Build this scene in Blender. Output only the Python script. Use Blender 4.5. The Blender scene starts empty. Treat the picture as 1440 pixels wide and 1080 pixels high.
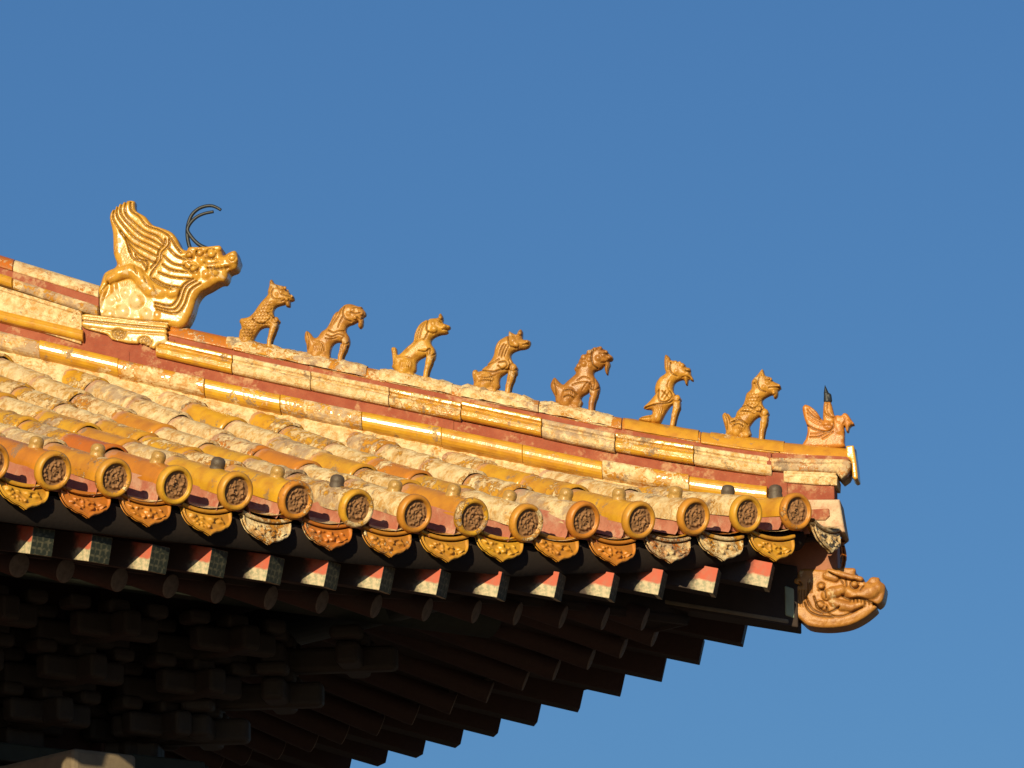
import bpy, math, random
import numpy as np
from mathutils import Matrix, Vector
random.seed(7); rng = np.random.default_rng(7)
sc = bpy.context.scene
col = sc.collection
R2 = math.sqrt(2.0)

# ------------------------------------------------------------------ camera
AZ, EL, RO, FPX = 0.6619416, 0.2109578, -0.0100723, 11184.0
CAM = np.array([-22.0247697, -25.6152123, 1.6015591])
_F = np.array([math.sin(AZ)*math.cos(EL), math.cos(AZ)*math.cos(EL), math.sin(EL)])
_R = np.array([math.cos(AZ), -math.sin(AZ), 0.0]); _U = np.cross(_R, _F)
CR = _R*math.cos(RO) + _U*math.sin(RO); CU = _U*math.cos(RO) - _R*math.sin(RO)
cd = bpy.data.cameras.new("camera"); co = bpy.data.objects.new("camera", cd); col.objects.link(co)
cd.sensor_width = 36.0; cd.lens = FPX*36.0/1440.0; cd.clip_start = 0.5; cd.clip_end = 6000
co.matrix_world = Matrix(((CR[0], CU[0], -_F[0], CAM[0]), (CR[1], CU[1], -_F[1], CAM[1]), (CR[2], CU[2], -_F[2], CAM[2]), (0, 0, 0, 1)))
sc.camera = co

# ------------------------------------------------------------------ light
SUN_EL = math.radians(17.0)
SUN_H = np.array([-0.82, -0.57]); SUN_H /= np.linalg.norm(SUN_H)
sd = np.array([SUN_H[0]*math.cos(SUN_EL), SUN_H[1]*math.cos(SUN_EL), math.sin(SUN_EL)])
w = bpy.data.worlds.new("World"); sc.world = w; w.use_nodes = True
nt = w.node_tree; bg = nt.nodes["Background"]
sky = nt.nodes.new("ShaderNodeTexSky"); sky.sky_type = 'NISHITA'; sky.sun_disc = False
sky.sun_elevation = SUN_EL; sky.sun_rotation = math.atan2(SUN_H[0], SUN_H[1])
sky.altitude = 50; sky.air_density = 1.1; sky.dust_density = 0.5; sky.ozone_density = 8.0
nt.links.new(sky.outputs[0], bg.inputs[0]); bg.inputs[1].default_value = 0.068
sl = bpy.data.lights.new("sun", 'SUN'); sl.energy = 5.0; sl.angle = math.radians(0.5); sl.color = (1.0, 0.81, 0.48)
so = bpy.data.objects.new("sun", sl); col.objects.link(so); so.location = (-20, -12, 20)
so.rotation_euler = Vector(sd).to_track_quat('Z', 'Y').to_euler()
sc.view_settings.view_transform = 'Standard'; sc.view_settings.look = 'None'
sc.view_settings.exposure = 0.16; sc.view_settings.gamma = 1.0

# ------------------------------------------------------------------ helpers
def mesh(name, verts, faces, mat, parent=None, smooth=True, mats=None, fmat=None, tint=None, loc=None):
    me = bpy.data.meshes.new(name)
    v = np.asarray(verts, float)
    if loc is not None: v = v - np.asarray(loc)
    me.from_pydata(v.tolist(), [], [tuple(int(i) for i in f) for f in faces])
    for m in (mats or [mat]): me.materials.append(m)
    if fmat is not None: me.polygons.foreach_set("material_index", np.asarray(fmat, np.int32))
    if smooth: me.polygons.foreach_set("use_smooth", np.ones(len(me.polygons), bool))
    if tint is not None:
        a = me.attributes.new("tint", 'FLOAT_COLOR', 'POINT')
        tt = np.asarray(tint); t = np.full((len(v), 4), 0.45, np.float32); t[:, :tt.shape[1]] = tt; a.data.foreach_set("color", t.ravel())
    me.update()
    o = bpy.data.objects.new(name, me); col.objects.link(o)
    if parent is not None: o.parent = parent
    if loc is not None: o.location = loc
    return o
def empty(name, loc=(0, 0, 0)):
    o = bpy.data.objects.new(name, None); col.objects.link(o); o.location = loc; o.empty_display_size = 0.1; return o
def tag(o, label=None, cat=None, group=None, kind=None):
    for k, v in (("label", label), ("category", cat), ("group", group), ("kind", kind)):
        if v: o[k] = v
    return o
def dup(o, parent, mw):
    c = o.copy(); col.objects.link(c); c.parent = parent; c.matrix_local = mw; return c

class MB:                                            # gathers pieces of ONE mesh
    def __init__(s): s.v = []; s.f = []; s.t = []; s.m = []; s.n = 0
    def add(s, v, f, tint=(0.5, 0.5, 0.5), m=0):
        v = np.asarray(v, float); s.v.append(v); s.f += [tuple(i + s.n for i in q) for q in f]
        tn = np.asarray(tint, float); s.m += [m]*len(f); s.n += len(v)
        if tn.ndim == 1: tn = np.tile(np.append(tn, 0.45) if len(tn) == 3 else tn, (len(v), 1))
        s.t.append(tn)
    def box(s, c, ax, half, tint=(0.5, 0.5, 0.5), m=0):
        c = np.asarray(c, float); ax = [np.asarray(a, float) for a in ax]
        b = 0.06*min(half)
        vs = [c + i*half[0]*ax[0] + j*half[1]*ax[1] + k*half[2]*ax[2] for i in (-1, 1) for j in (-1, 1) for k in (-1, 1)]
        s.add(vs, [(0, 1, 3, 2), (4, 6, 7, 5), (0, 4, 5, 1), (2, 3, 7, 6), (0, 2, 6, 4), (1, 5, 7, 3)], tint, m)
    def build(s, name, mat, parent=None, smooth=False, mats=None, loc=None):
        return mesh(name, np.concatenate(s.v), s.f, mat, parent, smooth, mats, s.m, np.concatenate(s.t), loc)
def grid_faces(nu, nv, closed_v=False, off=0):
    f = []
    for i in range(nu - 1):
        for j in range(nv if closed_v else nv - 1):
            k = (j + 1) % nv
            f.append((off + i*nv + j, off + i*nv + k, off + (i + 1)*nv + k, off + (i + 1)*nv + j))
    return f
def bevel(o, w=0.004, seg=2):
    m = o.modifiers.new("bevel", 'BEVEL'); m.width = w; m.segments = seg; m.limit_method = 'ANGLE'; m.angle_limit = math.radians(40)
    return o

# hip frame: u up the hip from the corner, w out towards the front slope side
def hip(u, wd, z):
    u = np.asarray(u, float); wd = np.asarray(wd, float)
    return np.stack(np.broadcast_arrays((-u - wd)/R2, (u - wd)/R2, z), -1)
def px2hip(x, y):                                    # photo measure -> metres in the hip's vertical plane
    d = _F[None] + CR[None]*((x - 720)/FPX)[:, None] + CU[None]*((540 - y)/FPX)[:, None]
    t = -(CAM[0] + CAM[1])/(d[:, 0] + d[:, 1]); P = CAM[None] + d*t[:, None]
    return (P[:, 1] - P[:, 0])/R2, P[:, 2]
PXM = 1/334.4

# ------------------------------------------------------------------ materials
def mat_new(name):
    m = bpy.data.materials.new(name); m.use_nodes = True; t = m.node_tree
    return m, t, t.nodes["Principled BSDF"]
class NT:
    def __init__(s, t): s.t = t
    def n(s, typ, **kw):
        o = s.t.nodes.new(typ)
        for k, v in kw.items():
            if k.startswith("i_"): o.inputs[k[2:].replace("_", " ")].default_value = v
            else: setattr(o, k, v)
        return o
    def l(s, a, b): s.t.links.new(a, b)
    def math(s, op, a, b=None, clamp=False):
        o = s.n("ShaderNodeMath", operation=op, use_clamp=clamp)
        for i, x in enumerate((a, b)):
            if x is None: continue
            if isinstance(x, (int, float)): o.inputs[i].default_value = x
            else: s.l(x, o.inputs[i])
        return o.outputs[0]
    def noise(s, vec, scale, detail=4, rough=0.55, dist=0.0):
        o = s.n("ShaderNodeTexNoise"); o.inputs["Scale"].default_value = scale; o.inputs["Detail"].default_value = detail
        o.inputs["Roughness"].default_value = rough; o.inputs["Distortion"].default_value = dist; s.l(vec, o.inputs["Vector"]); return o.outputs[0]
    def ramp(s, fac, stops):
        o = s.n("ShaderNodeValToRGB"); e = o.color_ramp.elements
        while len(e) < len(stops): e.new(0.5)
        for q, (p, c) in zip(e, stops): q.position = p; q.color = (*c, 1) if len(c) == 3 else c
        s.l(fac, o.inputs[0]); return o.outputs[0]
    def sstep(s, x, a, b):
        o = s.n("ShaderNodeMapRange", interpolation_type='SMOOTHSTEP'); s.l(x, o.inputs[0]); o.inputs[1].default_value = a; o.inputs[2].default_value = b; return o.outputs[0]
    def mix(s, f, a, b, mode='MIX'):
        o = s.n("ShaderNodeMix", data_type='RGBA', blend_type=mode)
        if isinstance(f, (int, float)): o.inputs[0].default_value = f
        else: s.l(f, o.inputs[0])
        for i, x in ((6, a), (7, b)):
            if isinstance(x, tuple): o.inputs[i].default_value = (*x, 1)
            else: s.l(x, o.inputs[i])
        return o.outputs[2]
    def bump(s, h, strength, dist=0.01, nrm=None):
        o = s.n("ShaderNodeBump"); o.inputs["Strength"].default_value = strength; o.inputs["Distance"].default_value = dist; s.l(h, o.inputs["Height"])
        if nrm is not None: s.l(nrm, o.inputs["Normal"])
        return o.outputs[0]
    def coord(s, rnd=False):
        c = s.n("ShaderNodeTexCoord").outputs["Object"]
        if rnd:
            r = s.n("ShaderNodeObjectInfo").outputs["Random"]; v = s.n("ShaderNodeVectorMath", operation='ADD'); s.l(c, v.inputs[0])
            s.l(s.math('MULTIPLY', r, 37.0), v.inputs[1]); c = v.outputs[0]
        return c

YEL, OCH, ORA, BRN = (0.62, 0.35, 0.024), (0.56, 0.28, 0.028), (0.50, 0.14, 0.018), (0.36, 0.13, 0.025)
CREAM, TAN, GREY = (0.82, 0.67, 0.40), (0.62, 0.43, 0.20), (0.20, 0.145, 0.11)
def weathered(name, attr=True, wear_bias=0.0, rough=0.2, scale=1.0, bmp=0.75, patch=True):
    m, t, p = mat_new(name); N = NT(t); c = N.coord(rnd=not attr)
    if attr:
        sep = N.n("ShaderNodeSeparateColor"); a = N.n("ShaderNodeAttribute", attribute_name="tint"); N.l(a.outputs["Color"], sep.inputs[0])
        hue, wear, misc = sep.outputs; along = a.outputs["Alpha"]
    else:
        r = N.n("ShaderNodeObjectInfo").outputs["Random"]
        hue = r; wear = N.math('FRACT', N.math('MULTIPLY', r, 7.31)); misc = N.math('FRACT', N.math('MULTIPLY', r, 13.7)); along = None
    shift = N.n("ShaderNodeVectorMath", operation='ADD'); N.l(c, shift.inputs[0]); N.l(N.math('MULTIPLY', misc, 19.0), shift.inputs[1]); cs = shift.outputs[0]
    big = N.noise(cs, 7*scale, 6, 0.62); fine = N.noise(c, 55*scale, 5, 0.65, 0.6); vfine = N.noise(c, 190*scale, 3, 0.6)
    glaze = N.ramp(hue, [(0.0, YEL), (0.45, OCH), (0.78, (0.52, 0.19, 0.022)), (1.0, ORA)])
    glaze = N.mix(N.math('MULTIPLY', N.sstep(N.noise(c, 16*scale, 4), 0.35, 0.75), 0.55), glaze, BRN)
    x = N.math('ADD', big, N.math('MULTIPLY', N.math('SUBTRACT', fine, 0.5), 0.55))
    x = N.math('ADD', x, N.math('MULTIPLY', N.math('SUBTRACT', wear, 0.5 - wear_bias), 0.62))
    if along is not None:                             # glaze survives near the tile ends, flakes in the middle
        ends = N.math('ADD', N.sstep(along, 0.62, 0.95), N.math('SUBTRACT', 1.0, N.sstep(along, 0.02, 0.16)))
        x = N.math('SUBTRACT', x, N.math('MULTIPLY', ends, 0.10))
    mask = N.sstep(x, 0.49, 0.54)
    worn = N.mix(N.sstep(N.noise(cs, 18*scale, 6, 0.65), 0.36, 0.66), CREAM, TAN)
    mid = N.noise(cs, 34*scale, 7, 0.72, 0.8)
    flake = N.math('MULTIPLY', N.sstep(mid, 0.50, 0.55), N.sstep(N.noise(cs, 9*scale, 3), 0.32, 0.52))
    worn = N.mix(N.math('MULTIPLY', flake, 0.7), worn, N.mix(0.35, glaze, BRN))
    crack = N.sstep(N.math('ABSOLUTE', N.math('SUBTRACT', mid, 0.47)), 0.0, 0.022)
    worn = N.mix(N.math('MULTIPLY', N.math('SUBTRACT', 1.0, crack), 0.45), worn, (0.30, 0.17, 0.07))
    worn = N.mix(N.math('MULTIPLY', N.math('MULTIPLY', N.sstep(misc, 0.6, 0.9), N.sstep(N.noise(cs, 13*scale, 6, 0.7), 0.42, 0.58)), 0.75), worn, (0.34, 0.235, 0.17))
    edge = N.math('SUBTRACT', N.sstep(x, 0.455, 0.49), mask)
    c1 = N.mix(mask, glaze, worn)
    c1 = N.mix(N.math('MULTIPLY', N.math('MAXIMUM', edge, 0.0), 0.5), c1, BRN)
    if along is not None:
        seam = N.math('MULTIPLY', N.sstep(N.math('ADD', along, N.math('MULTIPLY', N.math('SUBTRACT', fine, 0.5), 0.35)), 0.86, 0.93), 0.75)
        c1 = N.mix(seam, c1, (0.46, 0.25, 0.17))
    dirt = N.sstep(N.math('ADD', N.noise(cs, 8.5*scale, 7, 0.7), N.math('MULTIPLY', fine, 0.12)), 0.64, 0.70)
    dirt = N.math('MULTIPLY', dirt, N.sstep(vfine, 0.25, 0.5))
    if patch: c1 = N.mix(N.math('MULTIPLY', dirt, 0.8), c1, GREY)
    c1 = N.mix(N.math('MULTIPLY', N.sstep(vfine, 0.55, 0.72), 0.25), c1, (0.30, 0.17, 0.06))
    N.l(c1, p.inputs["Base Color"])
    N.l(N.math('ADD', N.math('MULTIPLY', N.math('MAXIMUM', mask, dirt), 0.62), N.math('ADD', rough, N.math('MULTIPLY', fine, 0.15))), p.inputs["Roughness"])
    h = N.math('ADD', N.math('MULTIPLY', mask, N.math('ADD', 0.3, N.math('MULTIPLY', mid, 1.4))), N.math('MULTIPLY', big, 0.7))
    N.l(N.bump(h, bmp, 0.012), p.inputs["Normal"])
    return m
M = {}
M['tile'] = weathered("weathered_yellow_glaze", wear_bias=0.10, rough=0.16, bmp=0.65)
M['ridge'] = weathered("ridge_glaze", wear_bias=-0.02, rough=0.12, scale=1.3, bmp=0.4)
M['ridgepale'] = weathered("ridge_pale_glaze", wear_bias=0.03, rough=0.13, scale=1.5, bmp=0.45)
M['roll'] = weathered("roll_glaze", wear_bias=-0.15, rough=0.12, scale=1.2, bmp=0.3)
M['drip'] = weathered("drip_glaze", attr=False, wear_bias=-0.24, rough=0.30, patch=False)
M['rim'] = weathered("rim_glaze", attr=False, wear_bias=-0.46, rough=0.36, patch=False)

def mortar(name, a, b, pale, amount):
    m, t, p = mat_new(name); N = NT(t); c = N.coord()
    x = N.mix(N.sstep(N.noise(c, 11, 6, 0.65), 0.35, 0.68), a, b)
    x = N.mix(N.math('MULTIPLY', N.sstep(N.noise(c, 8, 8, 0.75), 0.50, 0.62), amount), x, pale)
    x = N.mix(N.math('MULTIPLY', N.sstep(N.noise(c, 90, 4), 0.55, 0.75), 0.4), x, (0.2, 0.09, 0.06))
    N.l(x, p.inputs["Base Color"]); p.inputs["Roughness"].default_value = 0.9
    N.l(N.bump(N.noise(c, 45, 6, 0.7), 0.6, 0.006), p.inputs["Normal"]); return m
M['red'] = mortar("red_mortar", (0.27, 0.062, 0.032), (0.34, 0.10, 0.052), (0.50, 0.30, 0.16), 0.75)
M['pink'] = mortar("pink_mortar", (0.46, 0.19, 0.125), (0.38, 0.115, 0.07), (0.58, 0.40, 0.28), 0.5)
M['lime'] = mortar("lime_mortar", (0.62, 0.50, 0.34), (0.52, 0.26, 0.16), (0.66, 0.55, 0.38), 0.8)

def statue(name, rough, dark, wear, grain=1.0, grime=0.75):
    m, t, p = mat_new(name); N = NT(t); c = N.coord()
    oc = N.n("ShaderNodeObjectInfo").outputs["Color"]
    d = N.mix(1.0, oc, dark, 'MULTIPLY')
    x = N.mix(N.math('MULTIPLY', N.sstep(N.noise(c, 26, 5, 0.6), 0.38, 0.7), 0.75), oc, d)
    f = N.noise(c, 120*grain, 4, 0.6)
    x = N.mix(N.math('MULTIPLY', N.sstep(f, 0.5, 0.68), 0.35), x, d)
    wm = N.sstep(N.math('ADD', N.noise(c, 13, 6, 0.65), N.math('MULTIPLY', f, 0.25)), 0.74 - wear, 0.80 - wear)
    x = N.mix(N.math('MULTIPLY', wm, 0.8), x, (0.62, 0.46, 0.24))
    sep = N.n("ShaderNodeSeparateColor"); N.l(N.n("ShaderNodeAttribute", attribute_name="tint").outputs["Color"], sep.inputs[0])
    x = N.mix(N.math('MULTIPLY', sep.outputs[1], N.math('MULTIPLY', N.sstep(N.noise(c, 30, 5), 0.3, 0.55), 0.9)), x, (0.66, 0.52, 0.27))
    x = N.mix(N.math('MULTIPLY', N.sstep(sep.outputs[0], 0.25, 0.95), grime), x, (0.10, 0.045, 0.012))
    N.l(x, p.inputs["Base Color"])
    N.l(N.math('ADD', N.math('ADD', rough, N.math('MULTIPLY', f, 0.18)), N.math('MULTIPLY', wm, 0.4)), p.inputs["Roughness"])
    N.l(N.bump(N.noise(c, 60*grain, 6, 0.65), 0.5*grain, 0.006), p.inputs["Normal"]); return m
M['statue'] = statue("statue_glaze", 0.22, (0.55, 0.42, 0.35), 0.02)
M['gold'] = statue("gold_glaze", 0.13, (0.66, 0.52, 0.4), 0.03, 0.6, 0.6)
M['head'] = statue("head_glaze", 0.33, (0.62, 0.5, 0.5), 0.0)

def simple(name, c, rough=0.7, metal=0.0, var=0.35, scale=14, bump=0.25):
    m, t, p = mat_new(name); N = NT(t); q = N.coord()
    n = N.noise(q, scale, 6, 0.65)
    N.l(N.mix(N.math('MULTIPLY', N.sstep(n, 0.35, 0.7), var), c, tuple(k*0.35 for k in c)), p.inputs["Base Color"])
    p.inputs["Roughness"].default_value = rough; p.inputs["Metallic"].default_value = metal
    N.l(N.bump(N.noise(q, scale*4, 5), bump, 0.005), p.inputs["Normal"]); return m
M['iron'] = simple("blue_black_iron", (0.028, 0.035, 0.045), 0.5, 0.3)
M['disc'] = simple("sooty_carved_tile", (0.33, 0.165, 0.068), 0.8, 0, 0.6, 90)
M['nailgold'] = simple("brass_nail", (0.48, 0.29, 0.085), 0.26, 0.0, 0.6, 60)
M['naildark'] = simple("grey_nail", (0.10, 0.075, 0.055), 0.55, 0.0, 0.5, 60)
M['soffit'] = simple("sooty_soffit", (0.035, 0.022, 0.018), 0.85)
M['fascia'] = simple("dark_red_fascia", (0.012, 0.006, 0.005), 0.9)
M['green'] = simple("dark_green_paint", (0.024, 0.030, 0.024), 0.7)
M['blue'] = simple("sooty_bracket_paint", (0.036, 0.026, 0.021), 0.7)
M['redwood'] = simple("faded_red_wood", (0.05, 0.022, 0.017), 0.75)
M['brownwood'] = simple("red_brown_beam", (0.34, 0.12, 0.055), 0.65, 0, 0.4)
M['palewood'] = simple("pale_worn_wood", (0.20, 0.155, 0.105), 0.8)
M['palegreen'] = simple("pale_green_paint", (0.30, 0.36, 0.26), 0.7)
M['roundend'] = simple("worn_rafter_end", (0.20, 0.155, 0.135), 0.8, 0, 0.6, 30)
M['stone'] = simple("grey_stone", (0.25, 0.235, 0.21), 0.85, 0, 0.3, 3)
M['wall'] = simple("red_wall", (0.17, 0.035, 0.02), 0.85, 0, 0.35, 2)

def rafter_paint():
    m, t, p = mat_new("flyer_paint"); N = NT(t); c = N.coord(rnd=False)
    sx = N.n("ShaderNodeSeparateXYZ"); N.l(c, sx.inputs[0])
    nz = N.noise(c, 30, 5, 0.6)
    zz = N.math('ADD', sx.outputs[2], N.math('MULTIPLY', N.math('SUBTRACT', nz, 0.5), 0.03))
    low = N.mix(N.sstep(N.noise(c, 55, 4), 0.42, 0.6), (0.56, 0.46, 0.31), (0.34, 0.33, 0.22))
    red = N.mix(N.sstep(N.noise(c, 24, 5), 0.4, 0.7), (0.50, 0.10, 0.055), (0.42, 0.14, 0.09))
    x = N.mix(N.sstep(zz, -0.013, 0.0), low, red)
    # weathered bare only near the exposed end, shade painted near black further in
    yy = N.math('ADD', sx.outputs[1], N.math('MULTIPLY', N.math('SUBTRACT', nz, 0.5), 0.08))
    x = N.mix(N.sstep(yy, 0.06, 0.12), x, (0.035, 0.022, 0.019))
    N.l(x, p.inputs["Base Color"]); p.inputs["Roughness"].default_value = 0.75
    N.l(N.bump(nz, 0.4, 0.006), p.inputs["Normal"]); return m
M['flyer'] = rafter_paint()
def flyer_end():
    m, t, p = mat_new("flyer_end_paint"); N = NT(t); c = N.coord()
    sx = N.n("ShaderNodeSeparateXYZ"); N.l(c, sx.inputs[0])
    def lines(o): return N.sstep(N.math('ABSOLUTE', N.math('SUBTRACT', N.math('FRACT', N.math('MULTIPLY', o, 36.0)), 0.5)), 0.30, 0.36)
    l = N.math('MAXIMUM', lines(sx.outputs[0]), lines(sx.outputs[2]))
    l = N.math('MULTIPLY', l, N.sstep(N.noise(c, 50, 5), 0.38, 0.6))
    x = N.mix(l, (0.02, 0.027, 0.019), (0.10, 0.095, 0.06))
    N.l(x, p.inputs["Base Color"]); p.inputs["Roughness"].default_value = 0.7; return m
M['flyerend'] = flyer_end()

def ground_mat():
    m, t, p = mat_new("courtyard_paving"); N = NT(t); c = N.coord()
    b = N.n("ShaderNodeTexBrick"); b.inputs["Scale"].default_value = 1.0; b.inputs["Brick Width"].default_value = 0.48; b.inputs["Row Height"].default_value = 0.24
    b.inputs["Mortar Size"].default_value = 0.006; b.inputs["Color1"].default_value = (0.125, 0.10, 0.068, 1); b.inputs["Color2"].default_value = (0.10, 0.08, 0.055, 1); b.inputs["Mortar"].default_value = (0.05, 0.048, 0.042, 1)
    N.l(c, b.inputs["Vector"])
    N.l(N.mix(N.math('MULTIPLY', N.noise(c, 0.7, 6, 0.6), 0.6), b.outputs[0], (0.13, 0.10, 0.064)), p.inputs["Base Color"]); p.inputs["Roughness"].default_value = 0.9
    return m
g = mesh("ground", [(-2500, -2500, 0), (2500, -2500, 0), (2500, 2500, 0), (-2500, 2500, 0)], [(0, 1, 2, 3)], ground_mat(), smooth=False)
tag(g, kind="structure")

# ------------------------------------------------------------------ roof geometry (metres; corner at x=y=0)
U_T = np.array([-0.4, 0.0, 0.138, 0.262, 0.586, 0.958, 1.33, 1.679, 2.033, 2.425, 2.724, 3.15, 3.95, 9.0])
Z_T = np.array([8.455, 8.508, 8.526, 8.543, 8.586, 8.656, 8.738, 8.824, 8.91, 9.004, 9.080, 9.192, 9.408, 10.85])
def zt(u):                                           # top line of the front hip ridge
    u = np.asarray(u, float); k = 0.12
    return (np.interp(u - k, U_T, Z_T) + np.interp(u + k, U_T, Z_T) + 2*np.interp(u, U_T, Z_T))/4
XD = np.array([-0.532, -0.809, -1.098, -1.396, -1.695, -1.997, -2.285, -2.581, -2.880, -3.188, -3.491, -3.792, -4.092, -4.386])
ZD = np.array([8.184, 8.141, 8.096, 8.047, 8.013, 7.967, 7.959, 7.940, 7.928, 7.929, 7.930, 7.920, 7.915, 7.910])
def ze(s):                                           # height of the eave-disc centres
    s = np.asarray(s, float)
    a = np.interp(s, -XD, ZD)
    return np.where(s < 0.532, 8.184 + (0.532 - s)*0.18, a)
def zroof(s, y):                                     # axis height of the barrel tiles
    s = np.asarray(s, float); t = np.clip(np.asarray(y, float)/np.maximum(s, 0.3), -0.2, 1.2)
    zh = zt(s*R2) - 0.36
    return ze(s) + (zh - ze(s))*(0.86*t + 0.14*t*t)
SROW = list(-XD) + [4.684 + 0.298*i for i in range(9)]      # distance of every tile row from the corner
def mirror(v):                                       # front slope -> side slope (reflection in the hip plane)
    v = np.asarray(v, float); return np.stack([-v[..., 1], -v[..., 0], v[..., 2]], -1)
MIR = Matrix(((0, -1, 0, 0), (-1, 0, 0, 0), (0, 0, 1, 0), (0, 0, 0, 1)))

hall = empty("palace_hall", (0, 0, 0))
tag(hall, "old palace hall corner with weathered yellow glazed tile roof and dark painted eaves", "building")

# ---- carved disc, nail, drip tile (one mesh each, shared)
def disc_mesh(name, seed):
    r_ = np.random.default_rng(seed)
    nr, na = 36, 72; rad = np.linspace(0.0, 0.081, nr); ang = np.linspace(0, 2*np.pi, na, endpoint=False)
    RR, AA = np.meshgrid(rad, ang, indexing='ij'); X = RR*np.cos(AA); Z = RR*np.sin(AA)
    d = np.full_like(X, -0.010)
    # coiled relief
    th = np.linspace(0.6, 2*np.pi*1.35 + 0.6, 60); rr = np.linspace(0.044, 0.010, 60)
    px_, pz_ = rr*np.cos(th + seed), rr*np.sin(th + seed)
    dist = np.min(np.hypot(X[..., None] - px_, Z[..., None] - pz_), -1)
    d += 0.0045*np.exp(-(dist/0.0055)**2)
    for _ in range(46):
        a, q = r_.uniform(0, 6.28), 0.052*math.sqrt(r_.random()); w_ = r_.uniform(0.003, 0.006)
        d += 0.0055*np.exp(-(((X - q*np.cos(a))**2 + (Z - q*np.sin(a))**2)/w_**2))
    rim = 1/(1 + np.exp(-(RR - 0.0600)/0.0011))
    prof = 0.004 - 0.014*np.clip((RR - 0.070)/0.011, 0, 1)**2.2
    d = d*(1 - rim) + prof*rim
    V = [np.stack([X, -d, Z], -1).reshape(-1, 3)]
    bk = np.stack([0.081*np.cos(ang), np.full(na, 0.03), 0.081*np.sin(ang)], -1); V.append(bk)
    bk2 = np.stack([0.074*np.cos(ang), np.full(na, 0.034), 0.074*np.sin(ang)], -1); V.append(bk2)
    F = grid_faces(nr + 2, na, True)
    fm = [1 if (f[0]//na) < 25 else 0 for f in F]
    return mesh(name, np.concatenate(V), [f[::-1] for f in F], None, mats=[M['rim'], M['disc']], fmat=fm)
def nail_mesh(mat):
    pr = [(0.031, -0.02), (0.031, 0.0), (0.0285, 0.006), (0.030, 0.012), (0.030, 0.022), (0.0272, 0.033), (0.020, 0.040), (0.010, 0.0435), (0.0005, 0.044)]
    na = 24; ang = np.linspace(0, 2*np.pi, na, endpoint=False)
    v = np.concatenate([np.stack([r*np.cos(ang), r*np.sin(ang), np.full(na, z)], -1) for r, z in pr])
    return mesh("tile_nail", v, grid_faces(len(pr), na, True), mat)
OUT = np.array([(0, 0.180), (0.012, 0.173), (0.03, 0.164), (0.05, 0.160), (0.068, 0.152), (0.076, 0.145), (0.092, 0.140), (0.106, 0.126), (0.116, 0.106), (0.122, 0.080)])
def drip_mesh(seed):
    r_ = np.random.default_rng(seed + 50)
    na, nb = 61, 34; a = np.linspace(-1, 1, na); b = np.linspace(0, 1, nb)
    A, B = np.meshgrid(a, b, indexing='ij')
    x = 0.121*A; top = -0.070 - 0.022*(1 - A**2); bot = -np.interp(np.abs(x), OUT[:, 0], OUT[:, 1])
    bot = np.minimum(bot, top - 0.004); z = top + (bot - top)*B
    edge = np.minimum((z - bot), 0.125 - np.abs(x)*1.0)
    rel = np.zeros_like(x)
    for _ in range(26):
        cx, cz = r_.uniform(-0.085, 0.085), r_.uniform(-0.145, -0.092); w_ = r_.uniform(0.004, 0.008); an = r_.uniform(0, 3.1); el = r_.uniform(1, 2.6)
        dx, dz = x - cx, z - cz; p_, q_ = dx*math.cos(an) + dz*math.sin(an), -dx*math.sin(an) + dz*math.cos(an)
        rel += 0.011*np.exp(-((p_/(w_*el))**2 + (q_/w_)**2))
    rel = np.minimum(rel, 0.014)
    inner = np.clip((edge - 0.014)/0.005, 0, 1)*np.clip((top - z - 0.006)/0.005, 0, 1)
    d = np.where(edge < 0.014, 0.007 - 0.009*np.clip(1 - edge/0.006, 0, 1)**2, 0.0)*1.0*(1 - inner) + inner*(rel - 0.001)
    y = -d + 0.10*(z + 0.17)*0.0
    y = y + 0.26*(z + 0.08)                          # the tongue kicks outwards
    V = [np.stack([x, y, z], -1).reshape(-1, 3), np.stack([x, y*0 + 0.26*(z + 0.08) + 0.016, z], -1).reshape(-1, 3)]
    F = [f[::-1] for f in grid_faces(na, nb)]; n = na*nb
    F += grid_faces(na, nb, off=n)
    for i in range(na - 1): F.append((i*nb + nb - 1, (i + 1)*nb + nb - 1, n + (i + 1)*nb + nb - 1, n + i*nb + nb - 1)[::-1])
    # thick rolled lip of the pan tile above the tongue
    pr = [(0.03, 0.004), (-0.002, 0.005), (-0.007, 0.009), (-0.007, 0.020), (-0.002, 0.026), (0.06, 0.034)]
    vv = []
    for k in range(na):
        for (yy, dz) in pr: vv.append((0.124*a[k], yy, -0.067 - 0.022*(1 - a[k]**2) + dz*0.8))
    V.append(np.array(vv)); F += [f[::-1] for f in grid_faces(na, len(pr), off=2*n)]
    return mesh("drip_tile", np.concatenate(V), F, M['drip'])
DISCS = [disc_mesh("eave_disc", k) for k in (1, 2, 3)]
NAILS = [nail_mesh(M['nailgold']), nail_mesh(M['naildark'])]
DRIPS = [drip_mesh(k) for k in (1, 2, 3)]
used = set()
def place(proto, parent, mw):
    if proto.name not in used and proto.parent is None:
        used.add(proto.name); proto.parent = parent; proto.matrix_local = mw; return proto
    return dup(proto, parent, mw)

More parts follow.
